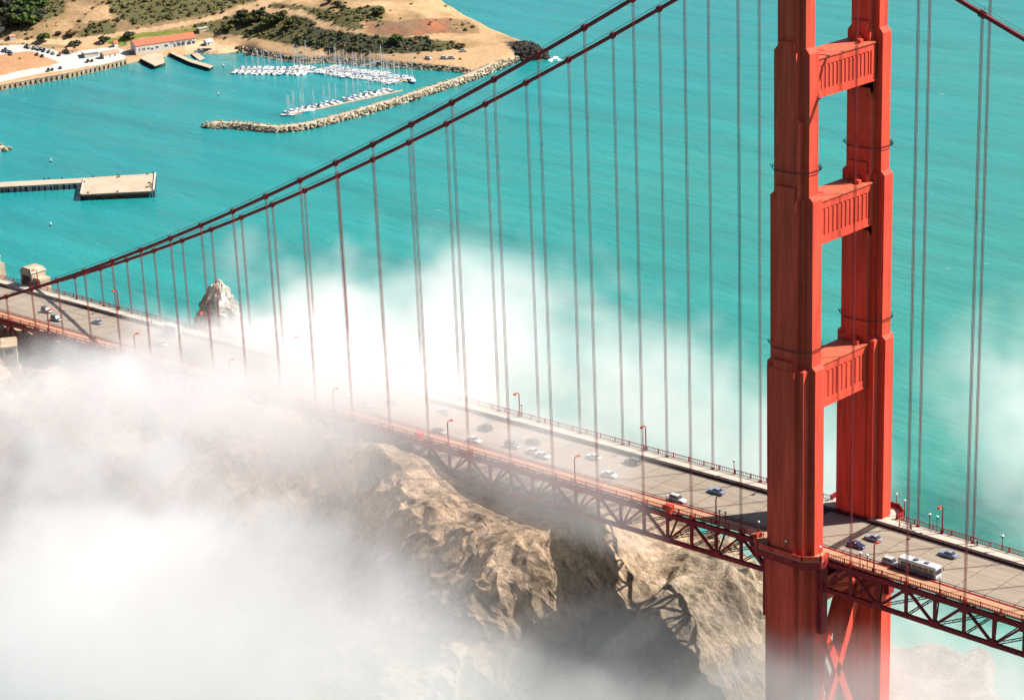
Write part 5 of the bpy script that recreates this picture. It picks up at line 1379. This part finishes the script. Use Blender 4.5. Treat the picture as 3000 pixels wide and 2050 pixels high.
# ---- round globe posts
def globe(x, y, lab, h=3.9, flat=False):
    if not hasattr(globe, 'p'): globe.p = {}
    if flat not in globe.p:
        e = empty('globe_lamp')
        mb = MB(); mb.tube([(0, 0, 0), (0, 0, h-0.35)], [0.12, 0.09], 7); mb.build('post', M['paint_deep'], e)
        mb = MB()
        if flat: mb.tube([(0, 0, h-0.7), (0, 0, h-0.1)], [0.10, 0.34], 10); mb.build('cup', M['steel_dark'], e); mb = MB(); mb.ball((0, 0, h-0.05), 0.36, 10, 0.55)
        else: mb.ball((0, 0, h-0.1), 0.30, 10)
        mb.build('globe', M['globe'], e)
        globe.p[flat] = e; r = e
    else: r = copy_tree(globe.p[flat])
    r.location = (x, y, zd(x)+0.28); T(r, lab, 'lamp post', 'round topped posts along the walks')
for x, y, f, lab in ((-5.0, -19.2, False, 'white globe post at the left outer corner of the near leg platform'), (1.6, -19.3, False, 'white globe post in the middle of the near leg platform edge'), (9.6, -17.0, False, 'white globe post at the right corner of the near leg platform'), (-10.4, -14.0, False, 'white globe post at the left corner of the near leg platform'),
        (18.6, -14.0, True, 'dark cup lamp post on the near walk right of the tower, left of a pair'), (20.6, -14.0, True, 'dark cup lamp post on the near walk right of the tower, right of a pair'), (-22.2, -14.0, True, 'dark cup lamp post on the near walk left of the tower, left of a pair'), (-20.4, -14.0, True, 'dark cup lamp post on the near walk left of the tower, right of a pair'),
        (18.8, 14.0, True, 'white topped cup lamp on the far walk, left of a pair'), (20.9, 14.0, True, 'white topped cup lamp on the far walk, right of a pair'), (38.6, 14.0, True, 'white topped lamp post alone on the far walk at the right'), (5.8, 19.3, False, 'white globe post at the back of the far leg platform'), (9.5, 17.3, False, 'white globe post at the right corner of the far leg platform'), (-7.5, 18.5, False, 'white globe post behind the far leg seen between the two legs'),
        (-39.8, 14.0, True, 'white topped post alone on the far walk left of the tower'), (-38.6, -14.0, False, 'white globe post above the red cabinet on the near walk'), (40.0, -14.0, False, 'red post on the near walk beside the front of the bus'), (-114.0, 14.0, True, 'thin post on the far walk in the mist')):
    globe(x, y, lab, flat=f)
# cabinets hung on the near walk
for x, lab in ((-38.0, 'bright red cabinet on the near walk beside the white car'), (-126.0, 'dark red cabinet on the near walk in the mist'), (-175.0, 'red cabinet on the near walk at the fog edge')):
    e = empty('walkway_cabinet', (x, -13.9, zd(x)+0.28)); T(e, lab, 'cabinet', 'red cabinets on the near walk')
    mb = MB(); mb.box(-1.0, 1.0, -0.75, 0.75, -0.6, 1.5); mb.build('body', M['paint'], e)
    mb = MB(); mb.box(-0.8, 0.8, 0.752, 0.80, 0.0, 1.3); mb.build('door', M['paint_deep'], e)
# drain slots seen between walk and chord: left to the truss gaps

# ---- people on the far walk
def person(x, y, z, ang, lab, top, legs, arms=0.35, stride=0.28, walk_bike=False):
    vs = [(0, 0, 0.95), (0, 0, 1.18), (0, 0, 1.42), (0, 0, 1.52), (0, 0, 1.66), (0, 0.1, 0.90), (stride*0.4, 0.11, 0.5), (stride*0.2, 0.11, 0.08), (stride*0.2+0.16, 0.12, 0.04), (0, -0.1, 0.90), (-stride*0.2, -0.11, 0.5), (-stride*0.9, -0.11, 0.1), (-stride*0.9+0.15, -0.12, 0.05),
          (0, 0.19, 1.40), (-arms*0.2, 0.25, 1.14), (arms*0.4, 0.24, 0.92), (0, -0.19, 1.40), (arms*0.2, -0.25, 1.14), (arms*0.8, -0.22, 0.95)]
    es = [(0, 1), (1, 2), (2, 3), (3, 4), (0, 5), (5, 6), (6, 7), (7, 8), (0, 9), (9, 10), (10, 11), (11, 12), (2, 13), (13, 14), (14, 15), (2, 16), (16, 17), (17, 18)]
    rad = [0.16, 0.15, 0.16, 0.06, 0.11, 0.10, 0.07, 0.05, 0.045, 0.10, 0.07, 0.05, 0.045, 0.065, 0.045, 0.035, 0.065, 0.045, 0.035]
    me = bpy.data.meshes.new('person'); me.from_pydata(vs, es, []); o = bpy.data.objects.new('person', me); COL.objects.link(o)
    sk = o.modifiers.new('skin', 'SKIN')
    for i, r in enumerate(rad): me.skin_vertices[0].data[i].radius = (r, r)
    me.skin_vertices[0].data[0].use_root = True
    sb = o.modifiers.new('sub', 'SUBSURF'); sb.levels = 1; sb.render_levels = 1
    me.materials.append(SKN)
    o.location = (x, y, z); o.rotation_euler = (0, 0, ang); T(o, lab, 'person', 'people on the far walk')
    mb = MB(); mb.tube([(0, 0, 0.92), (0, 0, 1.12), (0, 0, 1.40), (0, 0, 1.49)], [0.20, 0.19, 0.215, 0.11], 10); mb.build('jacket', top, o)
    for s, a, b, c in ((1, (0, 0.1, 0.95), (stride*0.4, 0.11, 0.5), (stride*0.2, 0.11, 0.1)), (-1, (0, -0.1, 0.95), (-stride*0.2, -0.11, 0.5), (-stride*0.9, -0.11, 0.13))):
        mb = MB(); mb.tube([a, b, c], [0.125, 0.095, 0.075], 8); mb.build('trouser_leg', legs, o)
    for s in (1, -1):
        mb = MB(); mb.tube([(0, 0.19*s, 1.41), (-arms*0.2*s, 0.25*s, 1.14), (arms*(0.4 if s > 0 else 0.7), 0.235*s, 0.97)], [0.085, 0.065, 0.055], 8); mb.build('sleeve', top, o)
    mb = MB(); mb.ball((-0.02, 0, 1.70), 0.125, 10, 1.0); mb.build('hair', M['timber'], o)
    return o
SKN = mat('skin', (0.30, 0.17, 0.11), 0.6, 0.05, 5.0)
M['cl_white'] = mat('white_cloth', (0.5, 0.5, 0.5), 0.9, 0.05, 4.0); M['cl_blue'] = mat('blue_cloth', (0.05, 0.07, 0.22), 0.9, 0.1, 4.0); M['cl_dark'] = mat('dark_cloth', (0.03, 0.03, 0.035), 0.9, 0.1, 4.0); M['cl_red'] = mat('red_cloth', (0.30, 0.05, 0.06), 0.9, 0.1, 4.0); M['cl_pink'] = mat('pink_cloth', (0.40, 0.22, 0.20), 0.9, 0.1, 4.0)
for (px, py, t, l, ang, lab) in ((2633, 1538, 'cl_pink', 'cl_dark', 0.2, 'person in a pink top walking on the far walk next to the platform'), (2668, 1542, 'cl_blue', 'cl_dark', 3.0, 'person in a blue top walking on the far walk behind the bicycle'), (2659, 1553, 'cl_red', 'cl_pink', 0.1, 'person in red standing close to the far barrier'),
        (2857, 1591, 'cl_white', 'cl_white', 3.1, 'person all in white walking on the far walk at the right'), (2863, 1592, 'cl_dark', 'cl_dark', 3.1, 'person in dark clothes just behind the person in white'), (402, 935, 'cl_white', 'cl_white', 0.2, 'person in white on the far walk in the left mist'), (425, 942, 'cl_pink', 'cl_dark', 0.1, 'person in a pale top on the far walk in the left mist')):
    p = un(px, py, 2, zd(un(px, py, 2, 74.9)[0])+0.9)
    y = float(np.clip(p[1], 10.6, 13.3)); person(float(p[0]), y, zd(p[0])+0.28, ang, lab, M[t], M[l])
# a bicycle wheeled along the walk
p = un(2640, 1545, 2, 74.6); e = empty('bicycle', (float(p[0]), 12.2, zd(p[0])+0.28), 0.15); T(e, 'bicycle standing on the far walk between the walkers near the platform', 'bicycle')
for x in (-0.52, 0.52):
    mb = MB(); mb.tube([(0.33*math.cos(a), 0, 0.33+0.33*math.sin(a)) for a in np.linspace(0, 2*math.pi, 17)], 0.025, 5, cap=False); mb.build('wheel', M['black'], e, loc=(x, 0, 0))
mb = MB()
for a, b in (((-0.52, 0, 0.33), (-0.15, 0, 0.82)), ((-0.15, 0, 0.82), (0.42, 0, 0.85)), ((-0.05, 0, 0.35), (0.42, 0, 0.85)), ((-0.52, 0, 0.33), (-0.05, 0, 0.35)), ((-0.05, 0, 0.35), (-0.17, 0, 0.95)), ((0.52, 0, 0.33), (0.38, 0, 1.0))): mb.bar(a, b, 0.04, 0.04)
mb.build('frame', M['cl_dark'], e); mb = MB(); mb.bar((0.36, -0.28, 1.02), (0.36, 0.28, 1.02), 0.04, 0.04); mb.build('handlebar', M['black'], e); mb = MB(); mb.box(-0.32, -0.05, -0.07, 0.07, 0.95, 1.0); mb.build('saddle', M['black'], e)

# ---- concrete pylons where the cables come down
def pylon(x, y, lab, s=1.0, h=6.2):
    e = empty('concrete_pylon', (x, y, 60)); T(e, lab, 'pylon', 'concrete pylons at the end of the cables')
    z = zd(x)-60
    mb = MB(); mb.box(-4.2, 2.6, -2.9, 2.9, -20, z+h-1.4); mb.build('shaft', M['conc_dark'], e)
    mb = MB(); mb.add([(-4.5,-3.2,z+h-1.4),(2.9,-3.2,z+h-1.4),(2.9,3.2,z+h-1.4),(-4.5,3.2,z+h-1.4),(-3.0,-2.6,z+h),(1.6,-2.6,z+h),(1.6,2.6,z+h),(-3.0,2.6,z+h)], [(0,3,2,1),(4,5,6,7),(0,1,5,4),(1,2,6,5),(2,3,7,6),(3,0,4,7)]); mb.build('cap', M['conc_dark'], e)
    mb = MB(); mb.box(2.605, 6.2, -2.2, 2.2, -20, z+h-3.0); mb.build('buttress', M['conc_dark'], e)
    mb = MB(); mb.box(-3.0, 1.4, -2.96, -2.902, z-4, z+h-2.6); mb.build('recess_shade', M['steel_dark'], e)  # flat dark sheets stand in for recess shade on the near face
    mb = MB(); mb.box(3.4, 5.2, -2.26, -2.202, z-4, z+h-4.4); mb.build('recess_shade', M['steel_dark'], e)
pylon(-350.5, 17.6, 'tall stepped concrete pylon beyond the far walk at the left edge')
pylon(-350.5, -19.2, 'stepped concrete pylon on the near side, at the left edge')
pylon(-378.0, 17.6, 'second concrete pylon further along the road, cut by the left edge', h=7)
# little concrete bunker on the cliff top
g = un(28, 1022, 1, -34.0); e = empty('concrete_bunker', (g[0], g[1], g[2]-0.3), -0.6); T(e, 'small cream concrete bunker on the cliff top under the left end of the bridge', 'bunker')
mb = MB(); mb.box(-4.5, 4.5, -2.2, 2.2, -4, 2.2); mb.build('wall', M['conc_dark'], e)
mb = MB(); mb.box(-4.9, 4.9, -2.6, 2.6, 2.2, 2.6); mb.build('roof', M['walllight'], e)
mb = MB(); mb.box(4.45, 4.52, -1.2, 1.2, 0, 1.7); mb.build('door', M['timber'], e)
# ================================================================== FOG (real volume, one density grid)
def vnoise(shape, cell, rng):
    """smooth value noise on a grid, CELL voxels per lattice step"""
    nz = [int(math.ceil(s/cell))+3 for s in shape]
    g = rng.random(nz).astype(np.float32)
    out = g
    for ax, s in enumerate(shape):
        t = np.arange(s)/cell; i = t.astype(int); f = (t-i).astype(np.float32); f = f*f*(3-2*f)
        a = np.take(out, i, axis=ax); b = np.take(out, i+1, axis=ax)
        sh = [1, 1, 1]; sh[ax] = s; f = f.reshape(sh)
        out = a*(1-f)+b*f
    return out

FX0, FX1, FY0, FY1, FZ0, FZ1 = -460.0, 190.0, -230.0, 270.0, 1.0, 133.0
VX = 3.0
fnx, fny, fnz = int((FX1-FX0)/VX)+1, int((FY1-FY0)/VX)+1, int((FZ1-FZ0)/VX)+1
FX1, FY1, FZ1 = FX0+(fnx-1)*VX, FY0+(fny-1)*VX, FZ0+(fnz-1)*VX
gz, gy, gx = np.meshgrid(np.arange(fnz)*VX+FZ0, np.arange(fny)*VX+FY0, np.arange(fnx)*VX+FX0, indexing='ij')
frng = np.random.default_rng(5)
shp = (fnz, fny, fnx)
fb = np.zeros(shp, np.float32)
for cell, amp in ((28, 0.40), (14, 0.25), (7, 0.16), (3.6, 0.11), (1.9, 0.08)):
    fb += amp*vnoise(shp, cell, frng)
# warp the noise so the puffs lean and swirl instead of sitting on the lattice
iz, iy, ix = np.meshgrid(np.arange(fnz), np.arange(fny), np.arange(fnx), indexing='ij')
w1, w2, w3 = (vnoise(shp, 11, frng)+0.5*vnoise(shp, 5, frng)-0.75 for _ in range(3))
fb = fb[np.clip((iz+w1*9).round().astype(int), 0, fnz-1), np.clip((iy+w2*15).round().astype(int), 0, fny-1), np.clip((ix+w3*15+iz*0.5).round().astype(int), 0, fnx-1)]
fb = fb+0.16*(vnoise(shp, 1.8, frng)-0.5)
fb = ((fb-fb.mean())/fb.std()*0.18+0.5).astype(np.float32)
dens = np.zeros(shp, np.float32)
def blob(c, r, d, edge=1.0, nz=1.0, yaw=0.0):
    """soft ellipsoid: centre, radii, density per metre; its edge is torn by the noise"""
    global dens
    ca, sa = math.cos(yaw), math.sin(yaw)
    dx, dy = gx-c[0], gy-c[1]
    q = np.sqrt(((dx*ca+dy*sa)/r[0])**2+((-dx*sa+dy*ca)/r[1])**2+((gz-c[2])/r[2])**2)
    v = np.clip((1.0-q)*edge*1.6+(fb-0.5)*2.6*nz, 0, 1)
    v = v*v*(3-2*v)*np.clip((1.25-q)*4, 0, 1)
    dens = np.maximum(dens, (v*d).astype(np.float32))
def P(px, py, y): return un(px, py, 1, y)
# thick bank below the camera side of the cliff
blob(P(100, 1850, -120), (135, 62, 46), 0.030, nz=1.7)
blob(P(250, 1600, -105), (66, 36, 32), 0.028, nz=1.7)
blob(P(560, 1900, -112), (84, 50, 34), 0.028, nz=1.7)
blob(P(960, 2080, -104), (66, 40, 26), 0.020, nz=1.7)
blob(P(1350, 2120, -90), (50, 30, 18), 0.018, nz=1.6)
blob(P(720, 1700, -95), (54, 28, 22), 0.014, nz=1.7)
# band resting on the cliff top and rolling over the roadway
blob(P(140, 1230, -50), (84, 30, 18), 0.030, nz=1.3)
blob(P(480, 1160, -32), (62, 26, 18), 0.044, nz=1.3)
blob(P(800, 1270, -38), (42, 20, 14), 0.020, nz=1.6)
blob(P(610, 1035, 0), (66, 30, 12), 0.075, nz=1.2)
blob(P(840, 1075, 0), (60, 28, 15), 0.060, nz=1.2)
blob(P(1060, 1150, -2), (52, 25, 14), 0.040, nz=1.3)
blob(P(400, 1000, 0), (44, 26, 9), 0.024, nz=1.2)
# plumes beyond the roadway
blob(P(1030, 935, 60), (52, 44, 32), 0.030, nz=1.3)
blob(P(1240, 1000, 58), (54, 40, 29), 0.024, nz=1.3)
blob(P(1530, 1030, 56), (54, 34, 37), 0.018, nz=1.8)
blob(P(1800, 1180, 58), (60, 32, 35), 0.018, nz=1.8)
blob(P(2090, 1330, 62), (52, 28, 28), 0.017, nz=1.6)
# thin veils over the cliff, the gully and the deck
blob(P(330, 1450, -74), (84, 34, 26), 0.011, nz=1.6)
blob(P(1200, 1225, -4), (72, 26, 14), 0.015, nz=1.4)
blob(P(1520, 1360, -8), (56, 20, 13), 0.018, nz=1.4)
blob(P(1660, 1420, -16), (46, 13, 12), 0.026, nz=1.4)
blob(P(150, 945, -5), (66, 32, 14), 0.013, nz=1.3)
blob((-165, -62, 48), (96, 46, 46), 0.0100, nz=1.3)
# low fog round the tower foot
blob(P(1980, 2080, -45), (60, 34, 14), 0.020, nz=1.4)
blob(P(2400, 2170, -30), (62, 42, 27), 0.018, nz=1.2)
blob(P(2820, 2060, 40), (78, 50, 17), 0.020, nz=1.3)
# thin mist over the strait
blob((70, 190, 34), (140, 66, 54), 0.019, nz=1.5)
# fade out before the sides of the grid so that it shows no cut faces
for g_, lo, hi in ((gx, FX0, FX1), (gy, FY0, FY1), (gz, -30, FZ1)):
    dens *= np.clip(np.minimum(g_-lo, hi-g_)/24.0, 0, 1).astype(np.float32)
dens[dens < 1e-4] = 0
def fog_object(name, dens_, label):
    me = bpy.data.meshes.new(name)
    n = dens_.size
    me.vertices.add(n)
    at = me.attributes.new('d', 'FLOAT', 'POINT'); at.data.foreach_set('value', np.ascontiguousarray(dens_).ravel())
    o = bpy.data.objects.new(name, me); COL.objects.link(o)
    ng = bpy.data.node_groups.new(name+'_nodes', 'GeometryNodeTree')
    ng.interface.new_socket('Geometry', in_out='INPUT', socket_type='NodeSocketGeometry')
    ng.interface.new_socket('Geometry', in_out='OUTPUT', socket_type='NodeSocketGeometry')
    N = ng.nodes.new; L = ng.links.new
    gi, go = N('NodeGroupInput'), N('NodeGroupOutput')
    vc = N('GeometryNodeVolumeCube')
    vc.inputs['Min'].default_value = (FX0, FY0, FZ0); vc.inputs['Max'].default_value = (FX1, FY1, FZ1)
    vc.inputs['Resolution X'].default_value = fnx; vc.inputs['Resolution Y'].default_value = fny; vc.inputs['Resolution Z'].default_value = fnz
    pos = N('GeometryNodeInputPosition')
    s1 = N('ShaderNodeVectorMath'); s1.operation = 'SUBTRACT'; s1.inputs[1].default_value = (FX0, FY0, FZ0); L(pos.outputs[0], s1.inputs[0])
    s2 = N('ShaderNodeVectorMath'); s2.operation = 'SCALE'; s2.inputs['Scale'].default_value = 1/VX; L(s1.outputs[0], s2.inputs[0])
    sp = N('ShaderNodeSeparateXYZ'); L(s2.outputs[0], sp.inputs[0])
    rd = []
    for i in range(3):
        r = N('ShaderNodeMath'); r.operation = 'ROUND'; L(sp.outputs[i], r.inputs[0]); rd.append(r)
    a = N('ShaderNodeMath'); a.operation = 'MULTIPLY_ADD'; a.inputs[1].default_value = fny; L(rd[2].outputs[0], a.inputs[0]); L(rd[1].outputs[0], a.inputs[2])
    b = N('ShaderNodeMath'); b.operation = 'MULTIPLY_ADD'; b.inputs[1].default_value = fnx; L(a.outputs[0], b.inputs[0]); L(rd[0].outputs[0], b.inputs[2])
    si = N('GeometryNodeSampleIndex'); si.data_type = 'FLOAT'; si.domain = 'POINT'; si.clamp = True
    na = N('GeometryNodeInputNamedAttribute'); na.data_type = 'FLOAT'; na.inputs['Name'].default_value = 'd'
    L(gi.outputs[0], si.inputs['Geometry']); L(na.outputs[0], si.inputs['Value']); L(b.outputs[0], si.inputs['Index'])
    L(si.outputs[0], vc.inputs['Density'])
    sm = N('GeometryNodeSetMaterial'); sm.inputs['Material'].default_value = M['fog']
    L(vc.outputs[0], sm.inputs['Geometry']); L(sm.outputs[0], go.inputs[0])
    md = o.modifiers.new('fog', 'NODES'); md.node_group = ng
    me.materials.append(M['fog'])
    T(o, label, None, None, 'stuff')
    return o
fm = bpy.data.materials.new('fog_volume'); fm.use_nodes = True; fm.node_tree.nodes.clear()
fo_ = fm.node_tree.nodes.new('ShaderNodeOutputMaterial'); pv = fm.node_tree.nodes.new('ShaderNodeVolumePrincipled')
pv.inputs['Color'].default_value = (0.945, 0.930, 0.926, 1); pv.inputs['Density'].default_value = 1.0; pv.inputs['Anisotropy'].default_value = 0.3
pv.inputs['Density Attribute'].default_value = 'density'
fm.node_tree.links.new(pv.outputs[0], fo_.inputs['Volume'])
M['fog'] = fm
fog_object('fog', dens, 'white sea fog pouring over the cliff and the roadway')
